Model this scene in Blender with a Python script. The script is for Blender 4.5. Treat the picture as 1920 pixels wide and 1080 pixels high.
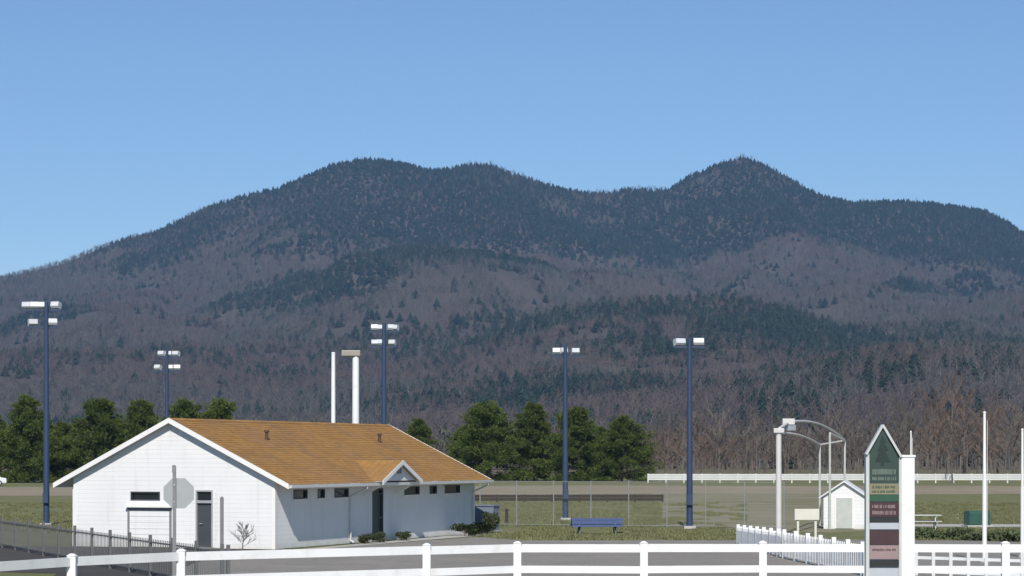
import bpy, math, random
import numpy as np
from mathutils import Vector, Matrix

# ------------------------------------------------------------------ camera, light, exposure
for o in list(bpy.data.objects):
    bpy.data.objects.remove(o)
SC = bpy.context.scene
COL = SC.collection
F = 4500.0            # focal length in photograph pixels (1920 wide)
H = 3.7               # camera height
HZ = 855.0            # horizon row in the photograph

cam_d = bpy.data.cameras.new('camera')
cam = bpy.data.objects.new('camera', cam_d)
COL.objects.link(cam)
cam.location = (0, 0, H)
cam.rotation_euler = (math.radians(90), 0, 0)
cam_d.sensor_width = 36.0
cam_d.lens = 36.0 * F / 1920.0
cam_d.shift_y = (HZ - 540.0) / 1920.0
cam_d.clip_start = 0.5
cam_d.clip_end = 40000
SC.camera = cam

SUN = Vector((-0.02, -1.16, 1.0)).normalized()      # towards the sun
sun_el = math.asin(SUN.z)
sun_rot = math.atan2(SUN.x, SUN.y)
w = bpy.data.worlds.new('World')
SC.world = w
w.use_nodes = True
wn = w.node_tree
wn.nodes.clear()
sky = wn.nodes.new('ShaderNodeTexSky')
sky.sky_type = 'NISHITA'
sky.sun_disc = False
sky.sun_elevation = sun_el
sky.sun_rotation = sun_rot
sky.altitude = 300
sky.air_density = 0.88
sky.dust_density = 0.0
sky.ozone_density = 6.2
bg = wn.nodes.new('ShaderNodeBackground')
bg.inputs['Strength'].default_value = 0.105
wo = wn.nodes.new('ShaderNodeOutputWorld')
wn.links.new(sky.outputs[0], bg.inputs[0])
wn.links.new(bg.outputs[0], wo.inputs[0])

sd = bpy.data.lights.new('sun', 'SUN')
sd.energy = 4.8
sd.angle = math.radians(0.53)
sd.color = (1.0, 0.955, 0.89)
so = bpy.data.objects.new('sun', sd)
COL.objects.link(so)
so.rotation_euler = SUN.to_track_quat('Z', 'Y').to_euler()
so.location = (-60, -120, 120)

SC.render.engine = 'CYCLES'
SC.cycles.use_denoising = True
SC.cycles.max_bounces = 6
SC.cycles.transparent_max_bounces = 8
SC.cycles.volume_bounces = 0
SC.view_settings.view_transform = 'Standard'
SC.view_settings.look = 'None'
SC.view_settings.exposure = 0.0
SC.view_settings.gamma = 1.0

R = random.Random(11)
NR = np.random.default_rng(5)


def P(px, py, D):
    """photograph pixel at a chosen distance -> world point"""
    return Vector(((px - 960) / F * D, D, H + (HZ - py) / F * D))


def GX(px, D):
    return (px - 960) / F * D


def GD(py):
    """distance of the level ground seen at that row"""
    return H * F / (py - HZ)


# ------------------------------------------------------------------ materials
MATS = {}


def mat(name, col, rough=0.7, var=0.0, scale=4.0, island=0.0, bump=0.0, bscale=30.0, metal=0.0,
        col2=None, c2scale=1.0, c2lo=0.45, c2hi=0.6, trans=0.0, objrand=0.0, spec=0.5):
    if name in MATS:
        return MATS[name]
    m = bpy.data.materials.new(name)
    m.use_nodes = True
    nt = m.node_tree
    n, l = nt.nodes, nt.links
    b = n['Principled BSDF']
    b.inputs['Roughness'].default_value = rough
    b.inputs['Metallic'].default_value = metal
    b.inputs['Specular IOR Level'].default_value = spec
    tc = n.new('ShaderNodeTexCoord')
    cur = n.new('ShaderNodeRGB')
    cur.outputs[0].default_value = (*col, 1)
    cur = cur.outputs[0]
    if col2:
        nz = n.new('ShaderNodeTexNoise')
        nz.inputs['Scale'].default_value = c2scale
        nz.inputs['Detail'].default_value = 8
        nz.inputs['Roughness'].default_value = 0.62
        l.new(tc.outputs['Object'], nz.inputs['Vector'])
        rp = n.new('ShaderNodeMapRange')
        rp.inputs['From Min'].default_value = c2lo
        rp.inputs['From Max'].default_value = c2hi
        l.new(nz.outputs[0], rp.inputs['Value'])
        mx = n.new('ShaderNodeMix')
        mx.data_type = 'RGBA'
        l.new(rp.outputs[0], mx.inputs[0])
        l.new(cur, mx.inputs[6])
        mx.inputs[7].default_value = (*col2, 1)
        cur = mx.outputs[2]

    def scaled(cur, fac_socket, amt):
        mr = n.new('ShaderNodeMapRange')
        mr.inputs['To Min'].default_value = 1 - amt
        mr.inputs['To Max'].default_value = 1 + amt
        l.new(fac_socket, mr.inputs['Value'])
        vm = n.new('ShaderNodeVectorMath')
        vm.operation = 'SCALE'
        l.new(cur, vm.inputs[0])
        l.new(mr.outputs[0], vm.inputs['Scale'])
        return vm.outputs[0]
    if var:
        nz = n.new('ShaderNodeTexNoise')
        nz.inputs['Scale'].default_value = scale
        nz.inputs['Detail'].default_value = 6
        l.new(tc.outputs['Object'], nz.inputs['Vector'])
        cur = scaled(cur, nz.outputs[0], var * 2)
    if island:
        g = n.new('ShaderNodeNewGeometry')
        cur = scaled(cur, g.outputs['Random Per Island'], island)
    if objrand:
        oi = n.new('ShaderNodeObjectInfo')
        cur = scaled(cur, oi.outputs['Random'], objrand)
    l.new(cur, b.inputs['Base Color'])
    if bump:
        nz = n.new('ShaderNodeTexNoise')
        nz.inputs['Scale'].default_value = bscale
        nz.inputs['Detail'].default_value = 5
        l.new(tc.outputs['Object'], nz.inputs['Vector'])
        bp = n.new('ShaderNodeBump')
        bp.inputs['Strength'].default_value = bump
        bp.inputs['Distance'].default_value = 0.05
        l.new(nz.outputs[0], bp.inputs['Height'])
        l.new(bp.outputs[0], b.inputs['Normal'])
    if trans:
        tr = n.new('ShaderNodeBsdfTranslucent')
        l.new(cur, tr.inputs['Color'])
        mix = n.new('ShaderNodeMixShader')
        mix.inputs[0].default_value = trans
        l.new(b.outputs[0], mix.inputs[1])
        l.new(tr.outputs[0], mix.inputs[2])
        l.new(mix.outputs[0], n['Material Output'].inputs['Surface'])
    MATS[name] = m
    return m


WHITE = mat('white vinyl', (.80, .80, .78), .45, var=.05, scale=1.2, col2=(.66, .65, .60), c2scale=2.2, c2lo=.52, c2hi=.80)
WALLW = mat('white painted wall', (.715, .715, .70), .8, var=.04, scale=.6, bump=.15, bscale=14)
def siding(m):
    nt = m.node_tree
    n, l = nt.nodes, nt.links
    b = n['Principled BSDF']
    tc = n.new('ShaderNodeTexCoord')
    sx = n.new('ShaderNodeSeparateXYZ')
    l.new(tc.outputs['Object'], sx.inputs[0])
    dv = n.new('ShaderNodeMath')
    dv.operation = 'MULTIPLY'
    dv.inputs[1].default_value = 1 / .18
    l.new(sx.outputs['Z'], dv.inputs[0])
    fr = n.new('ShaderNodeMath')
    fr.operation = 'FRACT'
    l.new(dv.outputs[0], fr.inputs[0])
    iv = n.new('ShaderNodeMath')
    iv.operation = 'SUBTRACT'
    iv.inputs[0].default_value = 1.0
    l.new(fr.outputs[0], iv.inputs[1])
    bp = n.new('ShaderNodeBump')
    bp.inputs['Strength'].default_value = .5
    bp.inputs['Distance'].default_value = .014
    l.new(iv.outputs[0], bp.inputs['Height'])
    l.new(bp.outputs[0], b.inputs['Normal'])
    # mud splashes and rain streaks with ragged outlines
    nz = n.new('ShaderNodeTexNoise')
    nz.inputs['Scale'].default_value = 1.6
    nz.inputs['Detail'].default_value = 9
    nz.inputs['Roughness'].default_value = .7
    l.new(tc.outputs['Object'], nz.inputs['Vector'])
    mp = n.new('ShaderNodeMapping')
    mp.inputs['Scale'].default_value = (3.0, 3.0, .25)
    l.new(tc.outputs['Object'], mp.inputs['Vector'])
    st = n.new('ShaderNodeTexNoise')
    st.inputs['Scale'].default_value = 1.2
    st.inputs['Detail'].default_value = 6
    l.new(mp.outputs[0], st.inputs['Vector'])
    hgt = n.new('ShaderNodeMapRange')
    hgt.inputs['From Min'].default_value = .55
    hgt.inputs['From Max'].default_value = .0
    l.new(sx.outputs['Z'], hgt.inputs['Value'])
    ad = n.new('ShaderNodeMath')
    ad.operation = 'MULTIPLY'
    l.new(hgt.outputs[0], ad.inputs[0])
    l.new(nz.outputs[0], ad.inputs[1])
    r1 = n.new('ShaderNodeMapRange')
    r1.inputs['From Min'].default_value = .30
    r1.inputs['From Max'].default_value = .62
    r1.inputs['To Max'].default_value = .55
    l.new(ad.outputs[0], r1.inputs['Value'])
    r2 = n.new('ShaderNodeMapRange')
    r2.inputs['From Min'].default_value = .56
    r2.inputs['From Max'].default_value = .80
    r2.inputs['To Max'].default_value = .30
    l.new(st.outputs[0], r2.inputs['Value'])
    mxm = n.new('ShaderNodeMath')
    mxm.operation = 'MAXIMUM'
    l.new(r1.outputs[0], mxm.inputs[0])
    l.new(r2.outputs[0], mxm.inputs[1])
    old = b.inputs['Base Color'].links[0].from_socket
    mx = n.new('ShaderNodeMix')
    mx.data_type = 'RGBA'
    l.new(mxm.outputs[0], mx.inputs[0])
    l.new(old, mx.inputs[6])
    mx.inputs[7].default_value = (.40, .37, .31, 1)
    l.new(mx.outputs[2], b.inputs['Base Color'])


siding(WALLW)
TRIM = mat('white trim', (.78, .77, .73), .6, var=.05, scale=1.5)
SOFFIT = mat('soffit paint', (.62, .62, .60), .8, var=.05, scale=2)
SHINGLE = mat('tan shingle', (.335, .175, .047), .95, island=.11, var=.10, scale=.35, col2=(.30, .165, .06), c2scale=.5, bump=.3, bscale=40)
VENT = mat('brown vent metal', (.07, .045, .03), .6, var=.1)
GLASS = mat('dark window glass', (.012, .016, .02), .12, var=.2, scale=2)
DOORG = mat('dark green door', (.02, .04, .036), .45, var=.12, scale=2)
DOORT = mat('charcoal door', (.055, .06, .065), .5, var=.1, scale=2)
CONC = mat('concrete', (.42, .41, .38), .9, var=.12, scale=1.5, bump=.2)
NAVY = mat('navy paint', (.028, .05, .105), .5, var=.10, scale=.8)
LAMPW = mat('pale lamp housing', (.54, .56, .58), .4, var=.05, scale=3)
LAMPG = mat('lamp glass', (.25, .28, .3), .1, var=.1, scale=3)
STEEL = mat('galvanised steel', (.42, .43, .43), .5, var=.1, scale=4, metal=.3)
STEELD = mat('weathered steel', (.20, .20, .20), .6, var=.15, scale=4)
WIRE = mat('dull zinc wire', (.24, .25, .24), .6, var=.1, scale=4)
BLACK = mat('dark grey fence paint', (.12, .122, .118), .55, var=.15, scale=4)
BLUE = mat('blue paint', (.065, .095, .205), .5, var=.12, scale=3)
TIMBER = mat('dark brown timber', (.030, .022, .015), .9, var=.2, scale=2, bump=.3)
CAGE = mat('weathered white pipe', (.58, .56, .53), .6, var=.08, scale=2)
BOARDW = mat('weathered white boards', (.60, .60, .57), .7, var=.08, scale=.8)
CREAM = mat('cream paint', (.62, .60, .50), .7, var=.08, scale=2)
PALEG = mat('pale weathered boards', (.46, .48, .44), .8, var=.12, scale=3)
GREENM = mat('green enamel', (.03, .09, .065), .45, var=.12, scale=2)
BARK = mat('grey brown bark', (.12, .10, .085), .95, var=.2, scale=2, objrand=.18)
TWIG = mat('bare twigs', (.125, .105, .086), .95, objrand=.25, island=.15)
TWIGR = mat('reddish twigs', (.165, .108, .080), .95, objrand=.15, island=.15)
PINEBARK = mat('pine bark', (.09, .065, .05), .95, var=.2)
PINE = mat('pine needles', (.092, .122, .024), .75, island=.38, var=.18, scale=.45, trans=.18, objrand=.1, spec=.25)
SHRUB = mat('evergreen shrub leaves', (.045, .058, .024), .7, island=.35, trans=.15, spec=.25)
HEDGE = mat('hedge leaves', (.085, .105, .045), .7, island=.35, trans=.15, spec=.25)
SIGNG = mat('sign green', (.032, .058, .046), .45, var=.08, scale=2)
SIGNE = mat('sign dark emblem', (.012, .028, .022), .5, var=.1, scale=4)
SIGNT = mat('sign tan', (.22, .205, .125), .55, var=.08, scale=3)
SIGNY = mat('sign grey green', (.15, .20, .16), .55, var=.08, scale=3)
SIGNGL = mat('sign bright green', (.025, .085, .048), .5, var=.08, scale=3)
SIGNM = mat('sign maroon', (.055, .026, .03), .5, var=.1, scale=3)
SIGNP = mat('sign dusty pink', (.30, .21, .21), .55, var=.08, scale=3)
SIGNK = mat('sign black', (.02, .022, .022), .5, var=.1, scale=3)
SIGNL = mat('sign pale grey', (.44, .46, .50), .5, var=.05, scale=3)
SIGNF = mat('sign frame grey white', (.52, .54, .52), .5, var=.06, scale=3)
ALU = mat('bare aluminium', (.36, .375, .37), .55, metal=.25, var=.06, scale=3)
CARS = mat('silver car paint', (.45, .46, .47), .3, metal=.3, var=.04)
CARW = mat('white car paint', (.72, .72, .70), .3, var=.04)
TYRE = mat('tyre rubber', (.02, .02, .02), .9, var=.1)
TAIL = mat('red lens', (.35, .02, .02), .3, var=.1)
STONE = mat('pale stone', (.40, .37, .33), .95, var=.2, scale=2, bump=.4, bscale=6)


def ground_mat(name, a, b_, c, s1, s2, bump, bs, rough=1.0):
    m = bpy.data.materials.new(name)
    m.use_nodes = True
    nt = m.node_tree
    n, l = nt.nodes, nt.links
    b = n['Principled BSDF']
    b.inputs['Roughness'].default_value = rough
    b.inputs['Specular IOR Level'].default_value = .2
    tc = n.new('ShaderNodeTexCoord')

    def noise(s, d=8):
        z = n.new('ShaderNodeTexNoise')
        z.inputs['Scale'].default_value = s
        z.inputs['Detail'].default_value = d
        z.inputs['Roughness'].default_value = .65
        l.new(tc.outputs['Object'], z.inputs['Vector'])
        return z.outputs[0]

    def mix(fac, x, y, lo, hi):
        r = n.new('ShaderNodeMapRange')
        r.inputs['From Min'].default_value = lo
        r.inputs['From Max'].default_value = hi
        l.new(fac, r.inputs['Value'])
        k = n.new('ShaderNodeMix')
        k.data_type = 'RGBA'
        l.new(r.outputs[0], k.inputs[0])
        for sock, v in ((6, x), (7, y)):
            if isinstance(v, tuple):
                k.inputs[sock].default_value = (*v, 1)
            else:
                l.new(v, k.inputs[sock])
        return k.outputs[2]
    base = mix(noise(s1), a, b_, .38, .62)
    base = mix(noise(s2), base, c, .50, .72)
    l.new(base, b.inputs['Base Color'])
    bp = n.new('ShaderNodeBump')
    bp.inputs['Strength'].default_value = bump
    bp.inputs['Distance'].default_value = .12
    l.new(noise(bs, 4), bp.inputs['Height'])
    l.new(bp.outputs[0], b.inputs['Normal'])
    return m


GRASS = ground_mat('spring grass', (.160, .168, .066), (.190, .180, .095), (.110, .145, .045), .09, .30, .8, 5)
FAR = ground_mat('valley floor', (.16, .13, .085), (.12, .115, .05), (.18, .15, .11), .01, .05, .4, 1)
ASPH = ground_mat('worn asphalt', (.27, .25, .22), (.23, .215, .19), (.31, .285, .25), .35, 2.0, .35, 18)
ASPHD = ground_mat('dark asphalt', (.075, .073, .070), (.06, .06, .058), (.09, .086, .08), .3, 2.0, .35, 18)
CLAY = ground_mat('clay and gravel track', (.30, .255, .185), (.26, .215, .15), (.19, .19, .095), .05, .4, .4, 6)
LITTER = ground_mat('leaf litter slope', (.085, .068, .058), (.07, .06, .052), (.05, .052, .038), .004, .012, .3, .15)


# ------------------------------------------------------------------ mesh helpers
class MB:
    def __init__(s):
        s.v, s.f = [], []

    def face(s, pts):
        k = len(s.v)
        s.v += [tuple(p) for p in pts]
        s.f.append(tuple(range(k, k + len(pts))))
        return s

    def hexa(s, q):
        k = len(s.v)
        s.v += [tuple(p) for p in q]
        for f in ((0, 3, 2, 1), (4, 5, 6, 7), (0, 1, 5, 4), (1, 2, 6, 5), (2, 3, 7, 6), (3, 0, 4, 7)):
            s.f.append(tuple(k + i for i in f))
        return s

    def box(s, x0, x1, y0, y1, z0, z1):
        return s.hexa([(x0, y0, z0), (x1, y0, z0), (x1, y1, z0), (x0, y1, z0),
                       (x0, y0, z1), (x1, y0, z1), (x1, y1, z1), (x0, y1, z1)])

    def bar(s, p, q, wd, ht, up=(0, 0, 1)):
        """box along p-q, wd across, ht along up"""
        p, q = Vector(p), Vector(q)
        d = (q - p).normalized()
        u = Vector(up)
        r = d.cross(u).normalized() * wd / 2
        u = r.cross(d).normalized() * ht / 2
        return s.hexa([p - r - u, p + r - u, q + r - u, q - r - u, p - r + u, p + r + u, q + r + u, q - r + u])

    def tube(s, p, q, r0, r1=None, n=8, cap=True):
        r1 = r0 if r1 is None else r1
        p, q = Vector(p), Vector(q)
        d = (q - p).normalized()
        a = d.orthogonal().normalized()
        b = d.cross(a)
        k = len(s.v)
        for c, r in ((p, r0), (q, r1)):
            for i in range(n):
                t = 2 * math.pi * i / n
                s.v.append(tuple(c + (a * math.cos(t) + b * math.sin(t)) * r))
        for i in range(n):
            j = (i + 1) % n
            s.f.append((k + i, k + j, k + n + j, k + n + i))
        if cap:
            k2 = len(s.v)
            s.v += s.v[k:k + 2 * n]
            s.f.append(tuple(k2 + i for i in reversed(range(n))))
            s.f.append(tuple(k2 + n + i for i in range(n)))
        return s

    def path(s, pts, r, n=8):
        for a, b in zip(pts, pts[1:]):
            s.tube(a, b, r, r, n)
        return s

    def prism(s, poly, axis, a0, a1):
        """poly of 2D points extruded along axis ('x','y','z')"""
        def to3(u, v, a):
            return {'x': (a, u, v), 'y': (u, a, v), 'z': (u, v, a)}[axis]
        n = len(poly)
        k = len(s.v)
        s.v += [to3(u, v, a0) for u, v in poly] + [to3(u, v, a1) for u, v in poly]
        s.f.append(tuple(k + i for i in reversed(range(n))))
        s.f.append(tuple(k + n + i for i in range(n)))
        for i in range(n):
            j = (i + 1) % n
            s.f.append((k + i, k + j, k + n + j, k + n + i))
        return s

    def mesh(s, name, m):
        me = bpy.data.meshes.new(name)
        me.from_pydata(s.v, [], s.f)
        me.materials.append(m)
        me.update()
        return me

    def build(s, name, m, parent=None, smooth=False, bevel=0.0):
        me = s.mesh(name, m)
        o = bpy.data.objects.new(name, me)
        COL.objects.link(o)
        o.parent = parent
        if smooth:
            me.polygons.foreach_set('use_smooth', [len(f) == 4 for f in s.f])
        if bevel:
            bv = o.modifiers.new('bevel', 'BEVEL')
            bv.width = bevel
            bv.segments = 2
            bv.limit_method = 'ANGLE'
        return o


def tag(o, label, cat, group=None):
    o['label'] = label
    o['category'] = cat
    if group:
        o['group'] = group
    return o


def thing(name, loc, rz=0.0, label='', cat='', group=None):
    o = bpy.data.objects.new(name, None)
    COL.objects.link(o)
    o.location = loc
    o.rotation_euler = (0, 0, rz)
    o.empty_display_size = .2
    return tag(o, label, cat, group)


def struct(o):
    o['kind'] = 'structure'
    return o


def use(name, me, parent, loc=(0, 0, 0), rz=0.0, sc=(1, 1, 1)):
    o = bpy.data.objects.new(name, me)
    COL.objects.link(o)
    o.parent = parent
    o.location = loc
    o.rotation_euler = (0, 0, rz)
    o.scale = sc
    return o


# ------------------------------------------------------------------ noise for terrain
def vnoise(x, y, seed):
    g = np.random.default_rng(seed).random((256, 256))
    xi, yi = np.floor(x).astype(int), np.floor(y).astype(int)
    fx, fy = x - xi, y - yi
    fx, fy = fx * fx * (3 - 2 * fx), fy * fy * (3 - 2 * fy)
    a = g[xi % 256, yi % 256]
    b = g[(xi + 1) % 256, yi % 256]
    c = g[xi % 256, (yi + 1) % 256]
    d = g[(xi + 1) % 256, (yi + 1) % 256]
    return (a * (1 - fx) + b * fx) * (1 - fy) + (c * (1 - fx) + d * fx) * fy


def fbm(x, y, s, seed, octv=5, gain=.5):
    t, amp, tot = 0, 1.0, 0
    for k in range(octv):
        t = t + amp * vnoise(x / s * 2 ** k + 17.3 * k, y / s * 2 ** k + 5.1 * k, seed + k)
        tot += amp
        amp *= gain
    return t / tot


RIDGE = np.array([(-900, 640), (-600, 615), (-200, 560), (0, 515), (60, 500), (120, 485), (180, 460), (240, 440),
                  (300, 425), (360, 395), (400, 378), (460, 360), (520, 347), (570, 325), (620, 303), (670, 292),
                  (720, 292), (770, 302), (800, 312), (840, 310), (880, 302), (920, 303), (960, 318), (1010, 335),
                  (1060, 348), (1100, 355), (1140, 355), (1180, 347), (1220, 349), (1255, 348), (1290, 325),
                  (1340, 303), (1365, 296), (1395, 288), (1420, 296), (1440, 306), (1490, 335), (1540, 360), (1600, 372), (1680, 370),
                  (1740, 373), (1800, 380), (1850, 390), (1890, 410), (1920, 430), (2050, 455), (2300, 480),
                  (2800, 560)], float)
RIDGE2 = np.array([(-900, 870), (300, 862), (450, 820), (550, 780), (620, 740), (700, 705), (750, 682), (850, 645),
                   (950, 605), (1050, 568), (1150, 552), (1300, 547), (1400, 550), (1500, 575), (1560, 597),
                   (1650, 607), (1750, 614), (1920, 632), (2200, 645), (2900, 700)], float)
RIDGE3 = np.array([(-900, 870), (850, 862), (950, 840), (1050, 795), (1150, 755), (1280, 718), (1400, 700), (1500, 682),
                   (1600, 655), (1700, 642), (1800, 645), (1920, 656), (2200, 670), (2900, 720)], float)
Y1, Y2, Y3 = 5000.0, 2900.0, 1950.0


def prof(tab, x, yr):
    px = 960 + F * x / yr
    return H + (HZ - np.interp(px, tab[:, 0], tab[:, 1])) * yr / F + 5.5


def height(x, y):
    x = np.asarray(x, float)
    y = np.asarray(y, float)
    wx = x + 160 * (fbm(x, y, 700, 60, 3) - .5) * np.clip((Y1 - y) / 900, 0, 1)
    m = prof(RIDGE, wx, Y1)
    t = (y - 1650) / (Y1 - 1650)
    tf = np.clip(t, 0, 1)
    carve = 4 * tf * (1 - tf)
    rn = np.abs(fbm(wx, y * .55, 620, 21, 5, .52) - .5) * 2
    h1 = m * np.where(t < 1, tf ** 1.3, np.clip(1 - (t - 1) * 1.1, 0.1, 1))
    h1 = h1 * (1 - .34 * carve * (.45 - np.clip(rn, 0, .45)) / .45)
    h1 += carve * 26 * (fbm(x, y, 160, 33, 4) - .5)
    m2 = prof(RIDGE2, x, Y2)
    t2 = np.where(y < Y2, (y - 1500) / (Y2 - 1500), (4200 - y) / (4200 - Y2))
    t2 = np.clip(t2, 0, 1)
    rn2 = np.abs(fbm(x, y, 330, 71, 4) - .5) * 2
    s2 = t2 * t2 * (3 - 2 * t2)
    h2 = m2 * (.45 * s2 + .55 * t2) * (1 - .30 * 4 * t2 * (1 - t2) * np.clip(.5 - rn2, 0, .5) / .5)
    m3 = prof(RIDGE3, x, Y3)
    t3 = np.clip(np.where(y < Y3, (y - 1150) / (Y3 - 1150), (2700 - y) / (2700 - Y3)), 0, 1)
    h3 = m3 * (t3 * t3 * (3 - 2 * t3)) * (1 + .10 * 4 * t3 * (1 - t3) * (fbm(x, y, 200, 91, 4) - .5))
    k = 14.0
    mx = np.maximum(np.maximum(h1, h2), h3)
    h = mx + k * np.log(np.exp((h1 - mx) / k) + np.exp((h2 - mx) / k) + np.exp((h3 - mx) / k)) - k * 1.1
    edge = np.clip((y - 1000) / 500, 0, 1)
    return np.maximum(h * edge, -3 + 2.0 * edge)


# ------------------------------------------------------------------ the setting: ground sheets
def ragged(pts, amp, step=1.2, seed=1):
    r = random.Random(seed)
    out = []
    for (x0, y0), (x1, y1) in zip(pts, pts[1:] + pts[:1]):
        n = max(1, min(90, int(math.hypot(x1 - x0, y1 - y0) / step)))
        for k in range(n):
            j = 0 if k == 0 else amp
            out.append((x0 + (x1 - x0) * k / n + r.gauss(0, j) * .6, y0 + (y1 - y0) * k / n + r.gauss(0, j)))
    return out


def sheet(name, pts, z, m, rag=0.0):
    if rag:
        pts = ragged(pts, rag, seed=len(name))
    b = MB().face([(x, y, z) for x, y in pts])
    return struct(b.build(name, m))


sheet('ground', [(-3200, -300), (3200, -300), (3200, 6480), (-3200, 6480)], -.05, FAR)
sheet('lawn', [(-140, 40), (140, 40), (140, 470), (-140, 470)], -.02, GRASS)
# pavement of the yard in front: worn on the right, newer and darker on the left
sheet('parking_lot', [(-8.2, 52), (120, 52), (120, 104), (24, 105), (14.5, 106.5), (.4, 105.5), (-1.6, 110), (-11, 90), (-11, 80)], -.012, ASPH, .16)
sheet('road', [(-8.2, 52), (-11, 80), (-11, 90), (-9.6, 95), (-19, 98.5), (-60, 112), (-60, 95), (-14.4, 76), (-12.9, 62), (-12.0, 52)], -.008, ASPHD, .10)
sheet('sidewalk', [(-9.4, 92.6), (-8.9, 92.4), (-.7, 113.8), (-1.75, 115)], -.003, CONC)
# gravel and clay track along the far fence
tr = [(x, 228 + 9 * math.sin(x * .031) + 4 * math.sin(x * .11)) for x in range(-130, 131, 5)]
tr2 = [(x, 292 + 7 * math.sin(x * .027 + 1) + 3 * math.sin(x * .15)) for x in range(130, -131, -5)]
sheet('dirt_track', tr + tr2, -.010, CLAY, .35)
GRAVEL = ground_mat('gravel and thin grass', (.25, .225, .155), (.17, .168, .085), (.30, .265, .20), .10, .35, .5, 6)
gv = [(GX(1250, 128), 128), (GX(1400, 121), 121), (GX(1560, 116), 116), (GX(1700, 122), 122), (GX(1720, 180), 180), (GX(1705, 236), 236), (GX(1400, 240), 240), (GX(1225, 238), 238), (GX(1232, 190), 190), (GX(1240, 150), 150)]
sheet('gravel_yard', gv, -.014, GRAVEL, .25)
sheet('path', [(17, 127), (30, 124.5), (60, 124), (60, 129), (30, 130), (17, 131)], -.006, CONC)

# mountains: a real height field, 1.0 to 6.3 km away
gx = np.arange(-1900, 1901, 14.0)
gy = np.concatenate([np.arange(1000, 5400, 12.0), np.arange(5400, 6400, 40.0)])
XX, YY = np.meshgrid(gx, gy)
ZZ = height(XX, YY)
nx, ny = len(gx), len(gy)
verts = np.stack([XX.ravel(), YY.ravel(), ZZ.ravel()], 1)
ii = (np.arange(ny - 1)[:, None] * nx + np.arange(nx - 1)[None, :]).ravel()
faces = np.stack([ii, ii + 1, ii + nx + 1, ii + nx], 1)
me = bpy.data.meshes.new('mountain')
me.vertices.add(len(verts))
me.vertices.foreach_set('co', verts.ravel())
me.loops.add(faces.size)
me.loops.foreach_set('vertex_index', faces.ravel())
me.polygons.add(len(faces))
me.polygons.foreach_set('loop_start', np.arange(len(faces)) * 4)
me.polygons.foreach_set('use_smooth', np.ones(len(faces), bool))
me.update(calc_edges=True)
me.materials.append(LITTER)
mo = bpy.data.objects.new('mountain', me)
COL.objects.link(mo)
struct(mo)


# ------------------------------------------------------------------ trees
def bare_tree_mesh(seed, ht, spread, tw, nb=(9, 5, 6), vase=.9):
    """trunk mesh builder and twig mesh builder of a leafless tree"""
    r = random.Random(seed)
    T, C = MB(), MB()
    pts = [Vector((0, 0, -.2))]
    lean = Vector((r.uniform(-.06, .06), r.uniform(-.06, .06), 0))
    n = 6
    for i in range(1, n + 1):
        pts.append(Vector((lean.x * ht * i / n + r.uniform(-.02, .02) * ht * .5, lean.y * ht * i / n + r.uniform(-.02, .02) * ht * .5, ht * .80 * i / n)))
    r0 = ht * .018
    for i in range(n):
        T.tube(pts[i], pts[i + 1], r0 * (1 - i / n) + tw, r0 * (1 - (i + 1) / n) + tw, 5, cap=False)

    def at(t):
        t = t * n
        i = min(int(t), n - 1)
        return pts[i].lerp(pts[i + 1], t - i)
    for a in range(nb[0]):
        t = .22 + .78 * (a + r.random()) / nb[0]
        p = at(min(t, 1))
        az = a * 2.4 + r.uniform(-.5, .5)
        L = spread * (1.05 - .55 * t) * r.uniform(.75, 1.15)
        up = vase * (.55 + .75 * t)
        d = Vector((math.cos(az), math.sin(az), up)).normalized()
        q = p + d * L
        C.tube(p, q, max(r0 * .40 * (1 - .5 * t), tw), tw, 3, cap=False)
        for b in range(nb[1]):
            s = .25 + .75 * (b + r.random()) / nb[1]
            p2 = p.lerp(q, min(s, 1))
            d2 = (d + Vector((r.uniform(-.8, .8), r.uniform(-.8, .8), r.uniform(-.1, .75)))).normalized()
            q2 = p2 + d2 * L * .50 * r.uniform(.6, 1.1)
            C.tube(p2, q2, tw * 1.3, tw * .7, 3, cap=False)
            for c in range(nb[2]):
                s2 = .2 + .8 * (c + r.random()) / nb[2]
                p3 = p2.lerp(q2, min(s2, 1))
                d3 = (d2 + Vector((r.uniform(-.9, .9), r.uniform(-.9, .9), r.uniform(-.2, .9)))).normalized()
                q3 = p3 + d3 * L * .28 * r.uniform(.5, 1.2)
                sd_ = d3.orthogonal().normalized() * tw * .9
                C.face([p3 - sd_, p3 + sd_, q3])
    return T, C


def conifer_mesh(seed, ht, rad, nl=9):
    """forest conifer seen from kilometres away"""
    r = random.Random(seed)
    C = MB()
    C.tube((0, 0, -1), (0, 0, ht * .9), ht * .014, .05, 4, cap=False)
    for i in range(nl):
        t = i / nl
        z = ht * (.12 + .82 * t)
        rr = rad * (1 - t) ** .8 * r.uniform(.8, 1.15) + .25
        k = max(5, int(9 - 4 * t))
        for j in range(k):
            a = 2 * math.pi * (j + r.random() * .7) / k
            ro = rr * r.uniform(.7, 1.2)
            wv = ro * .42
            c, s = math.cos(a), math.sin(a)
            tip = Vector((c * ro, s * ro, z - ro * .25))
            C.face([(-s * wv * .4, c * wv * .4, z + ht * .10), tip + Vector((-s * wv, c * wv, -.1)), tip + Vector((c * .4, s * .4, -.5)), tip + Vector((s * wv, -c * wv, -.1))])
    C.face([(.3, 0, ht * .88), (-.2, .25, ht * .88), (0, 0, ht)])
    C.face([(-.2, -.25, ht * .88), (.3, .1, ht * .88), (0, 0, ht)])
    return C


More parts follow.
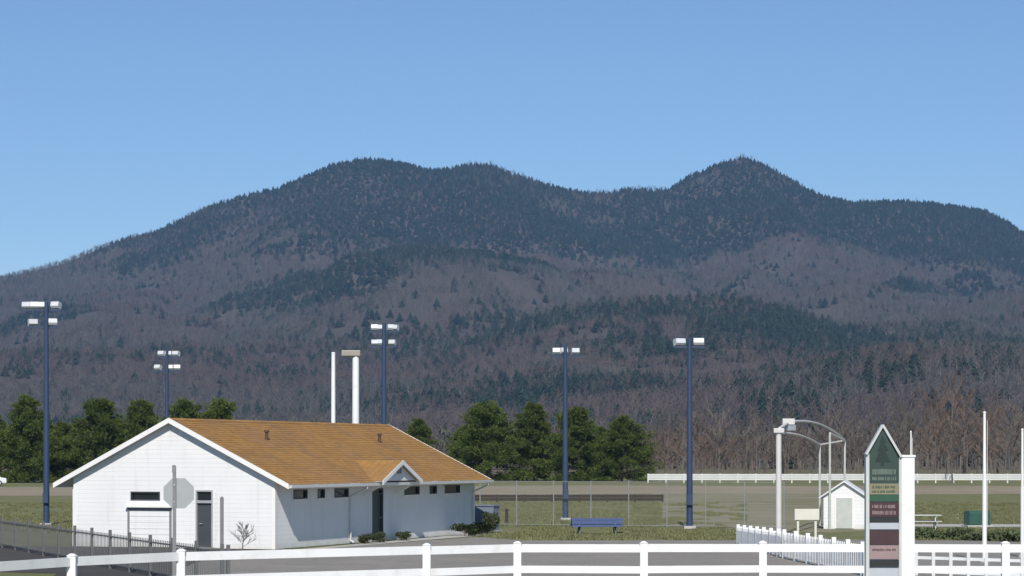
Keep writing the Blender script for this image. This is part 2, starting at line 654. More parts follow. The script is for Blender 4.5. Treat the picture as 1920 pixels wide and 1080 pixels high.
FTWIG = mat('forest twigs', (.106, .091, .076), .95, objrand=.40, island=.2)
FTWIG2 = mat('forest twigs grey', (.100, .093, .080), .95, objrand=.40, island=.2)
FTWIG3 = mat('forest twigs reddish', (.116, .087, .073), .95, objrand=.35, island=.2)
FCON = mat('forest conifer', (.023, .036, .022), .9, objrand=.40, island=.25, spec=.2)
FCON2 = mat('forest conifer olive', (.030, .040, .022), .9, objrand=.40, island=.25, spec=.2)


def scatter(name, proto_mesh, pts, scl, rot, label, cat):
    me = bpy.data.meshes.new(name)
    me.vertices.add(len(pts))
    me.vertices.foreach_set('co', np.ascontiguousarray(pts, dtype=np.float32).ravel())
    for an, dt, arr in (('tree_scale', 'FLOAT', scl), ('tree_turn', 'FLOAT', rot)):
        at = me.attributes.new(an, dt, 'POINT')
        at.data.foreach_set('value', np.ascontiguousarray(arr, dtype=np.float32))
    me.update()
    o = bpy.data.objects.new(name, me)
    COL.objects.link(o)
    proto = bpy.data.objects.new('single_' + name, proto_mesh)
    ng = bpy.data.node_groups.new('scatter ' + name, 'GeometryNodeTree')
    ng.interface.new_socket('Geometry', in_out='INPUT', socket_type='NodeSocketGeometry')
    ng.interface.new_socket('Geometry', in_out='OUTPUT', socket_type='NodeSocketGeometry')
    gi = ng.nodes.new('NodeGroupInput')
    go = ng.nodes.new('NodeGroupOutput')
    ip = ng.nodes.new('GeometryNodeInstanceOnPoints')
    oi = ng.nodes.new('GeometryNodeObjectInfo')
    oi.inputs['Object'].default_value = proto
    a1 = ng.nodes.new('GeometryNodeInputNamedAttribute')
    a1.data_type = 'FLOAT'
    a1.inputs['Name'].default_value = 'tree_scale'
    a2 = ng.nodes.new('GeometryNodeInputNamedAttribute')
    a2.data_type = 'FLOAT'
    a2.inputs['Name'].default_value = 'tree_turn'
    cx = ng.nodes.new('ShaderNodeCombineXYZ')
    L = ng.links.new
    L(gi.outputs[0], ip.inputs['Points'])
    L(oi.outputs['Geometry'], ip.inputs['Instance'])
    L(a1.outputs['Attribute'], ip.inputs['Scale'])
    L(a2.outputs['Attribute'], cx.inputs['Z'])
    L(cx.outputs[0], ip.inputs['Rotation'])
    L(ip.outputs[0], go.inputs[0])
    md = o.modifiers.new('scatter', 'NODES')
    md.node_group = ng
    o['kind'] = 'stuff'
    o['label'] = label
    o['category'] = cat
    return o


# tufts of grass standing out of the lawn
r = random.Random(21)
m = MB()
for i in range(9):
    a, L = r.uniform(0, 6.28), r.uniform(.07, .17)
    b = Vector((r.uniform(-.09, .09), r.uniform(-.09, .09), -.02))
    d = Vector((math.cos(a) * .5, math.sin(a) * .5, 1)).normalized() * L
    sd_ = Vector((-math.sin(a), math.cos(a), 0)) * .016
    m.face([b - sd_, b + sd_, b + d])
TUFT = mat('grass blades', (.155, .158, .066), .8, objrand=.45, island=.3)
tm_ = m.mesh('grass_tuft', TUFT)
N_ = 80000
D_ = NR.uniform(105.5, 190, N_)
band = NR.integers(0, 4, N_)
lo_ = np.choose(band, [-30, 880, 880, 1690])
hi_ = np.choose(band, [150, 1400, 1400, 1950])
q_ = lo_ + (hi_ - lo_) * NR.random(N_)
x_ = GX(q_, D_)
ok = ~((q_ > 1240) & (q_ < 1690) & (D_ > 121) & (vnoise(x_ * .9, D_ * .25, 12) < .66))
ok &= ~((q_ < 160) & (D_ < 115 - (x_ + 22) * 1.2))
ok &= ~((D_ > 123.5) & (D_ < 131) & (x_ > 16.5))
ok &= vnoise(x_ * .5, D_ * .2, 8) + .35 * NR.random(N_) > .52
tp = np.stack([x_, D_, np.full(N_, -.02)], 1)[ok]
scatter('grass', tm_, tp, NR.uniform(.6, 1.3, len(tp)), NR.uniform(0, 6.28, len(tp)), 'short rough grass tufts across the field', 'grass')

# forest that covers the mountain slopes: jittered points, kind decided by height and patches
SP = 7.6
pts = []
yy = 640.0
while yy < 5260:
    hw = .245 * yy + 60
    nxx = int(2 * hw / SP)
    xs = -hw + (np.arange(nxx) + NR.random(nxx)) * SP
    ys = yy + NR.random(nxx) * SP
    pts.append(np.stack([xs, ys], 1))
    yy += SP
pts = np.concatenate(pts)
px_, py_ = pts[:, 0], pts[:, 1]
pz_ = height(px_, py_)
pz_ = np.where(py_ < 1010, -.2, pz_ - .4)
patch = fbm(px_, py_, 420, 140, 5, .55)
fine = fbm(px_, py_, 90, 160, 3)
# share of evergreens: more on the upper slopes, and on the crests of the nearer ridges
elev = np.clip((pz_ - 330 + (patch - .5) * 260 + (fine - .5) * 60) / 55, 0, 1)
hx_ = 960 + F * px_ / py_
crest2 = np.exp(-((py_ - 2850) / 260) ** 2) * np.clip((pz_ - 95) / 60, 0, 1) * np.clip((1660 - hx_) / 160, .18, 1)
crest3 = np.exp(-((py_ - 1900) / 170) ** 2) * np.clip((pz_ - 35) / 30, 0, 1) * np.where(hx_ > 1590, .75, 1.0) + .8 * np.exp(-((hx_ - 1460) / 95) ** 2 - ((py_ - 1640) / 150) ** 2)
cprob = np.clip((patch - .54) * 9, 0, .85) + .90 * elev * np.clip((patch - .24) * 5, .72, 1) + .60 * crest2 + .32 * crest3
cprob = np.clip(cprob + (fine - .5) * .9, .025, .93)
cprob = np.where(py_ < 1300, cprob * .10, cprob)
con = NR.random(len(pts)) < cprob
scl = NR.uniform(.72, 1.28, len(pts)) * np.where(con & (py_ > 3600), .80, 1.0)
rot = NR.uniform(0, 6.283, len(pts))
clear = fbm(px_, py_, 110, 300, 3)
keep = NR.random(len(pts)) < np.where(con, .95, np.where(clear > .70, .12, .92))
tone = fbm(px_, py_, 260, 200, 4)
kind = np.where(con, np.where(NR.random(len(pts)) < .65, 0, 1), np.where(tone > .56, 2, np.where(tone > .44, 3, 4)))
P3 = np.stack([px_, py_, pz_], 1)
for k, (nm, bld, lab) in enumerate((
        ('dark_conifer_forest', ('c', 3, 11.5, 4.3, FCON), 'dark green conifers mixed through the forest on the mountain slopes'),
        ('olive_conifer_forest', ('c', 8, 10.0, 4.6, FCON2), 'olive green pines mixed through the forest on the mountain slopes'),
        ('brown_bare_forest', ('b', 5, 11.5, 4.4, FTWIG), 'brown leafless trees massed on the mountain slopes'),
        ('grey_bare_forest', ('b', 6, 12.0, 4.2, FTWIG2), 'grey leafless trees massed on the mountain slopes'),
        ('reddish_bare_forest', ('b', 9, 10.5, 4.6, FTWIG3), 'reddish leafless trees in bud massed on the mountain slopes'))):
    t, sdd, hh, rr, mm = bld
    if t == 'c':
        pm = conifer_mesh(sdd, hh, rr).mesh(nm, mm)
    else:
        T, C = bare_tree_mesh(sdd, hh, rr, .085, nb=(9, 4, 5))
        T.v, T.f = list(T.v), list(T.f)
        off = len(T.v)
        T.v += C.v
        T.f += [tuple(i + off for i in f) for f in C.f]
        pm = T.mesh(nm, mm)
    sel = (kind == k) & keep
    scatter(nm, pm, P3[sel], scl[sel], rot[sel], lab, 'forest')


def pine_mesh(seed, ht, rad, nlimb):
    """dense young pine: puffs of needle shoots carried on uneven limbs"""
    r = random.Random(seed)
    T, C = MB(), MB()
    T.tube((0, 0, -.2), (0, 0, ht * .45), ht * .020, ht * .013, 7, cap=False)
    T.tube((0, 0, ht * .45), (0, 0, ht * .95), ht * .013, .03, 6, cap=False)
    side_a, side_k = r.uniform(0, 6.28), r.uniform(.08, .28)
    power = r.uniform(.55, .95)
    low = r.uniform(.03, .07)

    def puff(c, rx, rz, n, out):
        for _ in range(n):
            d = Vector((r.gauss(0, 1), r.gauss(0, 1), r.gauss(0, 1))).normalized()
            p = c + Vector((d.x * rx, d.y * rx, d.z * rz)) * r.random() ** .4
            p.z = max(p.z, .35)
            L = r.uniform(.24, .50)
            for _k in range(2):
                e = (d * .7 + out * .5 + Vector((r.uniform(-.6, .6), r.uniform(-.6, .6), r.uniform(-.2, .8)))).normalized()
                sd_ = e.cross(Vector((r.uniform(-1, 1), r.uniform(-1, 1), r.uniform(-1, 1)))).normalized() * r.uniform(.035, .07)
                C.face([p - e * .06, p + e * L * .5 + sd_, p + e * L, p + e * L * .5 - sd_])
    for i in range(nlimb):
        t = low + (.95 - low) * ((i + r.random()) / nlimb)
        a = i * 2.399 + r.uniform(-.4, .4)
        base = rad * min(1, (t / .14) ** .4) * (1 - t) ** power * (1 + side_k * math.cos(a - side_a))
        Lb = max(.35, base * r.choice((.45, .66, .82, .95, 1.05, 1.28)))
        rise = r.uniform(-.05, .30) + .25 * t - (.30 if t < .16 else 0)
        out = Vector((math.cos(a), math.sin(a), rise))
        p0 = Vector((0, 0, ht * t))
        p1 = p0 + out * Lb
        T.tube(p0, p1, .06 * (1 - t) + .02, .015, 3, cap=False)
        n = 2 + int(Lb > 1.5) + int(Lb > 2.6)
        for k in range(n):
            f = 1 - .62 * k / n
            pr = (.34 + .26 * base / rad * 1.6) * r.uniform(.8, 1.25)
            puff(p0 + out * Lb * f + Vector((r.uniform(-.3, .3), r.uniform(-.3, .3), r.uniform(-.1, .25))), pr, pr * .72, int(52 * pr + 14), out)
    for k in range(3):
        puff(Vector((r.uniform(-.2, .2), r.uniform(-.2, .2), ht * (.90 + .04 * k))), .28 - .05 * k, .35, 12, Vector((0, 0, 1)))
    for q in range(r.choice((0, 1, 2))):            # rival leaders beside the main top
        a = r.uniform(0, 6.28)
        h2 = ht * r.uniform(.74, .88)
        c = Vector((math.cos(a), math.sin(a), 0)) * r.uniform(.7, 1.3)
        T.tube((0, 0, h2 - 2.2), c + Vector((0, 0, h2)), .06, .02, 4, cap=False)
        for k in range(4):
            puff(c + Vector((0, 0, h2 - .55 * k)), .22 + .14 * k, .35, 14, Vector((0, 0, 1)))
    return T, C


PSEED = [500]


def pine(px, top, D, var, wd, label, group=None, turn=0.0):
    hh = H + (HZ - top) / F * D
    PSEED[0] += 1
    h0, rad, nl = ((12.0, 4.9, 140), (12.0, 4.4, 135), (11.2, 4.2, 125), (10.6, 4.9, 125))[var]
    T, C = pine_mesh(PSEED[0], h0, rad * wd * 1.24, nl)
    t = thing('pine_tree', (GX(px, D), D, 0), turn, label, 'tree', group)
    k = hh / h0
    for b, nm, mt in ((T, 'trunk', PINEBARK), (C, 'crown', PINE)):
        b.build(nm, mt, t).scale = (k, k, k)
    return t


G1, G2 = 'pines in the clump behind the playing field', 'pines in the row behind the white building'
pine(912, 755, 352, 0, 1.05, 'broad pine, tallest of the clump, standing just past the roof end of the white building', G1, .4)
pine(1001, 757, 356, 1, 1.0, 'narrow topped pine standing between the tallest pine and the navy light pole', G1, 1.3)
pine(1084, 764, 350, 2, 1.0, 'slim pine standing directly beside the navy light pole in the clump', G1, 2.0)
pine(1166, 780, 347, 3, 1.05, 'lowest broad pine at the open field end of the clump', G1, 3.3)
pine(868, 800, 362, 2, 1.0, 'short pine squeezed in behind the tallest pine, next to the roof slope', G1, 5.0)
pine(786, 786, 372, 1, .95, 'pine whose top just clears the brown roof slope', G1, 4.0)
pine(1128, 800, 362, 0, 1.0, 'short pine filling the gap between the slim pine and the lowest pine', G1, .9)
pine(50, 742, 335, 0, .86, 'dark tall pine next to the navy pole with the long upper light bar', G2, 2.2)
pine(-22, 770, 340, 1, 1.0, 'dark pine on the outer end of the row, behind the parked white car', G2, .2)
pine(118, 792, 345, 3, 1.0, 'lower pine just past the navy pole with the long upper light bar', G2, 1.1)
pine(188, 750, 338, 2, 1.15, 'tall pine with its top above the eave end of the white gable', G2, 4.2)
pine(266, 750, 341, 1, .85, 'pine rising above the gable slope beside the hidden light pole', G2, 3.0)
pine(345, 748, 356, 3, .80, 'pine peeping over the gable apex', G2, .6)
pine(415, 748, 346, 0, .80, 'pine peeping over the start of the brown roof ridge', G2, 5.5)
pine(230, 790, 352, 0, .9, 'low pine filling the gap between two taller pines over the gable slope', G2, 2.7)

# leafless trees beyond the far white fence
bares = []
for i, (hh, sp, vs) in enumerate(((11, 3.6, 1.0), (10, 4.0, .8), (12, 3.2, 1.3), (9, 3.6, .9), (11, 3.0, 1.5))):
    T, C = bare_tree_mesh(300 + i, hh, sp, .022, nb=(13, 6, 9), vase=vs)
    bares.append((T.mesh('trunk', BARK), C.mesh('crown', TWIG), C.mesh('crown', TWIGR), hh))


def bare_tree(px, top, D, var, label, group, red=False, wd=1.0):
    hh = H + (HZ - top) / F * D
    tm, c1, c2, h0 = bares[var]
    s = hh / h0
    t = thing('leafless_tree', (GX(px, D), D, 0), R.uniform(0, 6.28), label, 'tree', group)
    use('trunk', tm, t, sc=(s, s, s))
    use('crown', c2 if red else c1, t, sc=(s * wd, s * wd, s))


GB = 'leafless trees beyond the far white fence'
for i in range(58):
    px = 1215 + i * 12.6 + R.uniform(-7, 7)
    D = R.uniform(352, 470)
    top = R.uniform(756, 818) - (24 if px > 1640 else 0)
    if abs(px - 1780) < 16:
        continue
    bare_tree(px, top, D, R.randrange(5), 'leafless grey brown tree in the thicket beyond the far white fence', GB, red=(R.random() < .22), wd=R.uniform(.9, 1.25))
bare_tree(1778, 672, 430, 4, 'tall reddish leafless tree standing above the whole thicket', GB, True, .9)
for px, top, D, v, wd in ((1750, 722, 418, 0, 1.0), (1806, 712, 424, 2, 1.1), (1850, 738, 412, 4, 1.1)):
    bare_tree(px, top, D, v, 'warm brown leafless tree flanking the tall reddish one', GB, True, wd)
bare_tree(1786, 806, 326, 2, 'pale slender leafless tree standing alone in front of the far white fence', GB, False, .55)
GB2 = 'leafless trees behind the pines'
for i in range(34):
    px = -40 + i * 37 + R.uniform(-14, 14)
    bare_tree(px, R.uniform(772, 815), R.uniform(420, 560), R.randrange(5), 'leafless grey brown tree in the wood behind the pines', GB2, red=(R.random() < .2), wd=1.2)

# ------------------------------------------------------------------ the white building
a_dir = Vector((.360, .933, 0)).normalized()
ang = math.atan2(-a_dir.x, a_dir.y)          # local +y runs along the long wall, local -x along the gable
B = thing('gabled_building', (-9.40, 95.1, 0), ang, 'white single storey building with tan shingled gable roof and small entrance gable', 'building')
L_, W_, EV, AP = 21.1, 9.2, 2.84, 5.10
sl = (AP - EV) / (W_ / 2)
OV, RK = .75, .30        # eave and rake overhang
WT = .2


def wall_with_holes(length, z0, z1, holes):
    """rectangles (u0,u1,v0,v1) left over when the holes are cut out"""
    us = sorted({0, length, *[h[0] for h in holes], *[h[1] for h in holes]})
    vs = sorted({z0, z1, *[h[2] for h in holes], *[h[3] for h in holes]})
    out = []
    for u0, u1 in zip(us, us[1:]):
        for v0, v1 in zip(vs, vs[1:]):
            cu, cv = (u0 + u1) / 2, (v0 + v1) / 2
            if not any(h[0] < cu < h[1] and h[2] < cv < h[3] for h in holes):
                out.append((u0, u1, v0, v1))
    return out


def wloc(px, py):
    """photo pixel on the long wall plane -> (distance along wall, height)"""
    d = (px - 960) / F
    o_ = Vector((-9.40, 95.1, 0))
    t = (d * o_.y - o_.x) / (a_dir.x - d * a_dir.y)
    p = o_ + a_dir * t
    return t, H + (HZ - py) / F * p.y


def gloc(px, py):
    g = Vector((-a_dir.y, a_dir.x, 0))
    d = (px - 960) / F
    o_ = Vector((-9.40, 95.1, 0))
    t = (d * o_.y - o_.x) / (g.x - d * g.y)
    p = o_ + g * t
    return t, H + (HZ - py) / F * p.y


# long wall (local x = 0 plane, outward +x)
lw_holes = []
for c, wpx in ((563, 26), (602, 13), (640, 26), (772, 28), (812, 13), (848, 28)):
    u0, _ = wloc(c - wpx / 2, 928)
    u1, _ = wloc(c + wpx / 2, 928)
    lw_holes.append((u0, u1, 1.96, 2.34))
du0, _ = wloc(698, 960)
du1, _ = wloc(718, 960)
door_hole = (du0, du1, 0.02, 2.30)
m = MB()
for u0, u1, v0, v1 in wall_with_holes(L_, 0, EV, lw_holes + [door_hole]):
    m.box(-WT, 0, u0, u1, v0, v1)
m.box(-W_, -W_ + WT, 0, L_, 0, EV)                        # rear long wall
# gable walls
gs = gloc(245, 922)[0], gloc(300, 922)[0]
g_slot = (-gs[0], -gs[1], 1.90, 2.26)
gd = gloc(367, 960)[0], gloc(399, 960)[0]
g_door = (-gd[0], -gd[1], .02, 2.33)
gsl = sorted(g_slot[:2])
gdl = sorted(g_door[:2])
for u0, u1, v0, v1 in wall_with_holes(W_ - 2 * WT - .004, 0, EV, [(gsl[0] + W_ - WT, gsl[1] + W_ - WT, 1.90, 2.26), (gdl[0] + W_ - WT, gdl[1] + W_ - WT, .02, 2.33)]):
    m.box(u0 - W_ + WT + .002, u1 - W_ + WT + .002, 0, WT, v0, v1)
m.box(-W_ + WT + .002, -WT - .002, L_ - WT, L_, 0, EV)
wall = m.build('wall', WALLW, B)
for y0, y1 in ((0.001, WT), (L_ - WT, L_ - .001)):
    MB().prism([(0, EV + .001), (-W_ / 2, AP), (-W_, EV + .001)], 'y', y0, y1).build('gable_wall', WALLW, B)
m = MB().box(-W_ + .25, -.25, .25, L_ - .25, 0, .03)
m.build('floor', CONC, B)


# roof deck and shingle courses
def zr(x):
    return AP + .10 - sl * abs(x + W_ / 2)


m = MB()
xr = -W_ / 2
for sx, xe in ((1, OV), (-1, -W_ - OV)):
    p = [(xr, zr(xr)), (xe, zr(xe)), (xe, zr(xe) - .10), (xr, zr(xr) - .10)]
    if sx < 0:
        p = [(xr, zr(xr) - .012), (xe, zr(xe)), (xe, zr(xe) - .10), (xr, zr(xr) - .112)]
    m.prism(p, 'y', -RK, L_ + RK)
roof = m.build('roof', SOFFIT, B)
m = MB()
rr_ = random.Random(3)
slope_len = math.hypot(W_ / 2 + OV, sl * (W_ / 2 + OV))
nc = 30
for side in (1, -1):
    d = Vector((side, 0, -sl)).normalized()
    up = Vector((side * sl, 0, 1)).normalized()
    for c in range(nc):
        s0, s1 = slope_len * c / nc, slope_len * (c + 1) / nc + .03
        y = -RK - .02 - rr_.random() * .3
        while y < L_ + RK + .02:
            y0, y1 = max(y, -RK - .02), min(y + .33, L_ + RK + .02)
            y += .335
            if y1 - y0 < .02:
                continue
            top = Vector((xr, 0, zr(xr)))
            j = rr_.uniform(-.008, .008)
            p0 = top + d * (s0 + j) + up * .006
            p1 = top + d * (s1 + j) + up * (.020 + rr_.uniform(0, .005))
            p2 = top + d * (s1 + j) + up * .003
            Y0, Y1_ = Vector((0, y0, 0)), Vector((0, y1, 0))
            k = len(m.v)
            m.v += [tuple(v) for v in (p0 + Y0, p0 + Y1_, p1 + Y1_, p1 + Y0, p2 + Y0, p2 + Y1_)]
            m.f += [(k, k + 1, k + 2, k + 3), (k + 3, k + 2, k + 5, k + 4)]
sh = m.build('shingles', SHINGLE, roof)
sh['kind'] = 'stuff'
m = MB()
for i in range(72):
    y0 = -RK - .02 + i * (L_ + 2 * RK + .04) / 72
    y1 = y0 + (L_ + 2 * RK + .04) / 72 - .006
    z = zr(xr) + .03 + rr_.uniform(0, .006)
    m.prism([(xr - .15, z - .15 * sl), (xr, z), (xr + .15, z - .15 * sl), (xr, z - .03)], 'y', y0, y1)
rc = m.build('ridge_cap', SHINGLE, roof)
rc['kind'] = 'stuff'
# rake and eave boards
for y0, y1 in ((-RK - .03, -RK), (L_ + RK, L_ + RK + .03)):
    for xe in (OV + .02, -W_ - OV - .02):
        m = MB()
        p = [(xr, zr(xr) + .035), (xe, zr(xe) + .035), (xe, zr(xe) - .17), (xr, zr(xr) - .17)]
        m.prism(p, 'y', y0, y1)
        m.build('rake_board', TRIM, roof)
for xe, s in ((OV, 1), (-W_ - OV, -1)):
    x0, x1 = sorted((xe + s * .002, xe + s * .027))
    MB().box(x0, x1, -RK + .002, L_ + RK - .002, zr(xe) - .16, zr(xe) + .0).build('fascia', TRIM, roof)
# roof vents
for pxv, pyv in ((500, 826), (712, 830)):
    best = None
    for yv in np.arange(0, L_, .1):
        for xv in np.arange(xr, 0, .1):
            q = Matrix.Rotation(ang, 4, 'Z') @ Vector((xv, yv, zr(xv))) + Vector((-9.40, 95.1, 0))
            e = (960 + F * q.x / q.y - pxv) ** 2 + (HZ - F * (q.z - H) / q.y - pyv) ** 2
            if best is None or e < best[0]:
                best = (e, xv, yv, zr(xv))
    _, xv, yv, zv = best
    m = MB()
    m.tube((xv, yv, zv - .05), (xv, yv, zv + .34), .07, .07, 8)
    m.tube((xv, yv, zv + .34), (xv, yv, zv + .42), .12, .12, 8)
    m.build('roof_vent', VENT, roof)

# windows on the long wall
for (u0, u1, v0, v1) in lw_holes:
    f = MB()
    t = .05
    f.box(-.10, .025, u0, u0 + t, v0, v1).box(-.10, .025, u1 - t, u1, v0, v1)
    f.box(-.10, .023, u0 + t, u1 - t, v0, v0 + t).box(-.10, .023, u0 + t, u1 - t, v1 - t, v1)
    wn_ = f.build('window', DOORT, B)
    MB().box(-.09, -.07, u0 + t, u1 - t, v0 + t, v1 - t).build('pane', GLASS, wn_)
    MB().box(.0, .06, u0 - .04, u1 + .04, v0 - .05, v0 - .002).build('sill', TRIM, wn_)
# long wall door
u0, u1, v0, v1 = door_hole
d_ = MB().box(-.12, -.07, u0 + .06, u1 - .06, .03, 2.02).build('door', DOORG, B)
MB().box(-.12, -.075, u0 + .06, u1 - .06, 2.09, v1 - .06).build('transom', GLASS, d_)
MB().box(-.14, .02, u0, u0 + .06, .02, v1).box(-.14, .02, u1 - .06, u1, .02, v1).box(-.14, .018, u0 + .06, u1 - .06, v1 - .06, v1).box(-.14, .0, u0 + .06, u1 - .06, 2.025, 2.085).build('door_frame', DOORT, d_)
MB().tube((-.07, u1 - .2, 1.02), (.0, u1 - .2, 1.02), .025, .025, 8).tube((.0, u1 - .2, 1.02), (.0, u1 - .33, 1.02), .014, .014, 6).build('handle', STEEL, d_)
# entrance gable above the door
ec, _ = wloc(712, 900)
eh, ez0, ez1 = 2.10, 2.60, 3.46
zin = (ez1 - zr(0)) / sl
m = MB()
m.prism([(ec - eh + .25, ez0 + .03), (ec + eh - .25, ez0 + .03), (ec, ez1 - .08)], 'x', OV + .10, OV + .16)
eg = m.build('entrance_gable', WALLW, B)
m = MB()
for s in (1, -1):
    e0 = ec + s * eh
    m.hexa([(OV + .34, ec, ez1), (OV + .34, e0, ez0), (OV - .25, e0, ez0), (-zin - .1, ec, ez1),
            (OV + .34, ec, ez1 + .05), (OV + .34, e0, ez0 + .05), (OV - .25, e0, ez0 + .05), (-zin - .1, ec, ez1 + .05)])
m.build('entrance_roof', SOFFIT, eg)
m = MB()
for s in (1, -1):
    for c in range(11):
        f0, f1 = c / 11, (c + 1) / 11 + .012
        b0, b1 = Vector((OV + .36, ec + s * eh * f0, ez1 - (ez1 - ez0) * f0 + .056)), Vector((OV + .36, ec + s * eh * f1, ez1 - (ez1 - ez0) * f1 + .075))
        x = b0.x
        xe = -zin - .1 + (OV - .25 + zin + .1) * f0
        while x > xe:
            w_ = min(.32, x - xe)
            m.face([(x, b0.y, b0.z), (x - w_ + .008, b0.y, b0.z), (x - w_ + .008, b1.y, b1.z), (x, b1.y, b1.z)])
            m.face([(x, b1.y, b1.z), (x - w_ + .008, b1.y, b1.z), (x - w_ + .008, b1.y, b1.z - .025), (x, b1.y, b1.z - .025)])
            x -= .32
es = m.build('shingles', SHINGLE, eg)
es['kind'] = 'stuff'
for s in (1, -1):
    e0 = ec + s * (eh + .03)
    MB().hexa([(OV + .345, ec, ez1 - .13), (OV + .345, e0, ez0 - .13), (OV + .375, e0, ez0 - .13), (OV + .375, ec, ez1 - .13),
               (OV + .345, ec, ez1 + .06), (OV + .345, e0, ez0 + .06), (OV + .375, e0, ez0 + .06), (OV + .375, ec, ez1 + .06)]).build('rake_board', TRIM, eg)
MB().box(OV + .165, OV + .2, ec - .20, ec + .20, ez0 + .34, ez0 + .60).build('louvre_vent', STEELD, eg)
for yy_ in (ec - eh + .45, ec + eh - .45):
    MB().hexa([(.0, yy_ - .05, 2.0), (.0, yy_ + .05, 2.0), (.08, yy_ + .05, 2.0), (.08, yy_ - .05, 2.0),
               (.0, yy_ - .05, 2.44), (.0, yy_ + .05, 2.44), (OV + .1, yy_ + .05, 2.44), (OV + .1, yy_ - .05, 2.44)]).build('bracket', TRIM, eg)

# gable wall: slot window, roll-up service hatch outline, dark door
x0, x1 = gsl
f = MB().box(x0, x0 + .05, -.02, .10, 1.90, 2.26).box(x1 - .05, x1, -.02, .10, 1.90, 2.26).box(x0 + .05, x1 - .05, -.018, .10, 1.90, 1.95).box(x0 + .05, x1 - .05, -.018, .10, 2.21, 2.26)
wn_ = f.build('window', DOORT, B)
MB().box(x0 + .05, x1 - .05, .08, .10, 1.95, 2.21).build('pane', GLASS, wn_)
hx0, hx1 = -gloc(240, 940)[0], -gloc(322, 940)[0]
hd = MB().box(hx0 - .03, hx1 + .05, -.20, -.002, 1.62, 1.70).build('hatch_hood', TRIM, B)
MB().box(hx0, hx0 + .09, -.05, -.001, .02, 1.60).box(hx1 - .09, hx1, -.05, -.001, .02, 1.60).box(hx0 + .09, hx1 - .09, -.05, -.001, 1.50, 1.60).build('hatch_frame', STEELD, B)
for k in range(6):
    z0 = .03 + k * .245
    MB().box(hx0 + .092, hx1 - .092, -.03, -.001, z0, z0 + .236).build('hatch_panel', WALLW, B)
x0, x1 = gdl
d_ = MB().box(x0 + .06, x1 - .06, .08, .13, .03, 1.80).build('door', DOORT, B)
MB().box(x0 + .06, x1 - .06, .08, .12, 1.93, 2.27).build('transom', GLASS, d_)
MB().box(x0, x0 + .06, -.02, .14, .02, 2.33).box(x1 - .06, x1, -.02, .14, .02, 2.33).box(x0 + .06, x1 - .06, -.018, .14, 2.27, 2.33).box(x0 + .06, x1 - .06, -.015, .14, 1.81, 1.92).build('door_frame', STEEL, d_)
MB().tube((x0 + .18, .08, .98), (x0 + .18, .02, .98), .025, .025, 8).tube((x0 + .18, .02, .98), (x0 + .30, .02, .98), .014, .014, 6).build('handle', STEEL, d_)
# gutter and downspouts on the long side
MB().prism([(OV + .03, zr(OV) - .13), (OV + .13, zr(OV) - .13), (OV + .15, zr(OV) - .01), (OV + .135, zr(OV) - .01), (OV + .12, zr(OV) - .115), (OV + .03, zr(OV) - .115)], 'y', -RK + .01, L_ + RK - .01).build('gutter', TRIM, B)
for u in (wloc(655, 960)[0], L_ - .3):
    zt_ = zr(OV) - .14
    MB().path([Vector((OV + .08, u, zt_)), Vector((OV + .08, u, zt_ - .10)), Vector((.06, u, zt_ - .42)), Vector((.06, u, .12)), Vector((.22, u, .05))], .038, 6).build('downspout', SOFFIT, B)
# corner boards
for (cx0, cx1, cy0, cy1) in ((-.10, .022, -.024, -.002), (-W_ - .022, -W_ + .10, -.024, -.002), (.002, .024, 0.0, .12), (.002, .024, L_ - .12, L_ + .02)):
    MB().box(cx0, cx1, cy0, cy1, .0, EV - .50).build('corner_board', TRIM, B)

# grey utility cabinet at the far end of the building
q = P(910, 955, 118)
t = thing('utility_cabinet', (GX(913, 117.5), 117.5, 0), ang, 'blue grey utility cabinet on a slab at the far end of the white building', 'cabinet')
CAB = mat('blue grey enamel', (.17, .20, .25), .5, var=.1, scale=2)
MB().box(-.6, .6, -.5, .5, .0, .08).build('slab', CONC, t)
MB().box(-.5, .5, -.4, .4, .08, 1.25).build('case', CAB, t, bevel=.02)
MB().box(-.55, .55, -.45, .45, 1.25, 1.31).build('lid', CAB, t)
for s in (-1, 1):
    MB().box(s * .25 - .22, s * .25 + .22, -.425, -.405, .16, 1.18).build('door', CAB, t)


# ------------------------------------------------------------------ shrubs
def shrub_mesh(seed, r_, h_, n, m, leaf=.07):
    r = random.Random(seed)
    C = MB()
    lob = [Vector((r.uniform(-.6, .6) * r_, r.uniform(-.6, .6) * r_, r.uniform(.35, .75) * h_)) for _ in range(6)]
    for i in range(n):
        c = r.choice(lob)
        d = Vector((r.gauss(0, 1), r.gauss(0, 1), r.gauss(0, 1))).normalized()
        p = c + Vector((d.x * r_ * .5, d.y * r_ * .5, d.z * h_ * .36)) * (r.random() ** .35)
        p.z = max(p.z, .04)
        u = Vector((r.gauss(0, 1), r.gauss(0, 1), r.gauss(0, 1))).normalized() * leaf
        v = u.orthogonal().normalized() * leaf * .6
        C.face([p - u, p + v, p + u, p - v])
    return C.mesh('foliage', m)


SH = [shrub_mesh(40 + i, .75, .75, 900, SHRUB) for i in range(3)]
STEMM = MB().tube((0, 0, -.05), (.05, .02, .4), .02, .01, 5).tube((0, 0, -.05), (-.1, .05, .38), .018, .008, 5).tube((0, 0, -.05), (.06, -.1, .36), .018, .008, 5).mesh('stem', BARK)


def shrub(px, D, wd, hh, var, label, group=None):
    t = thing('shrub', (GX(px, D), D, -.01), R.uniform(0, 6), label, 'shrub', group)
    use('foliage', SH[var], t, sc=(wd / 1.5, wd / 1.5, hh / .75))
    use('stem', STEMM, t, sc=(wd / 1.5, wd / 1.5, hh / .75))


GS = 'low evergreen shrubs along the building'


def along(u, off):
    return Vector((-9.40, 95.1, 0)) + a_dir * u + Vector((a_dir.y, -a_dir.x, 0)) * off


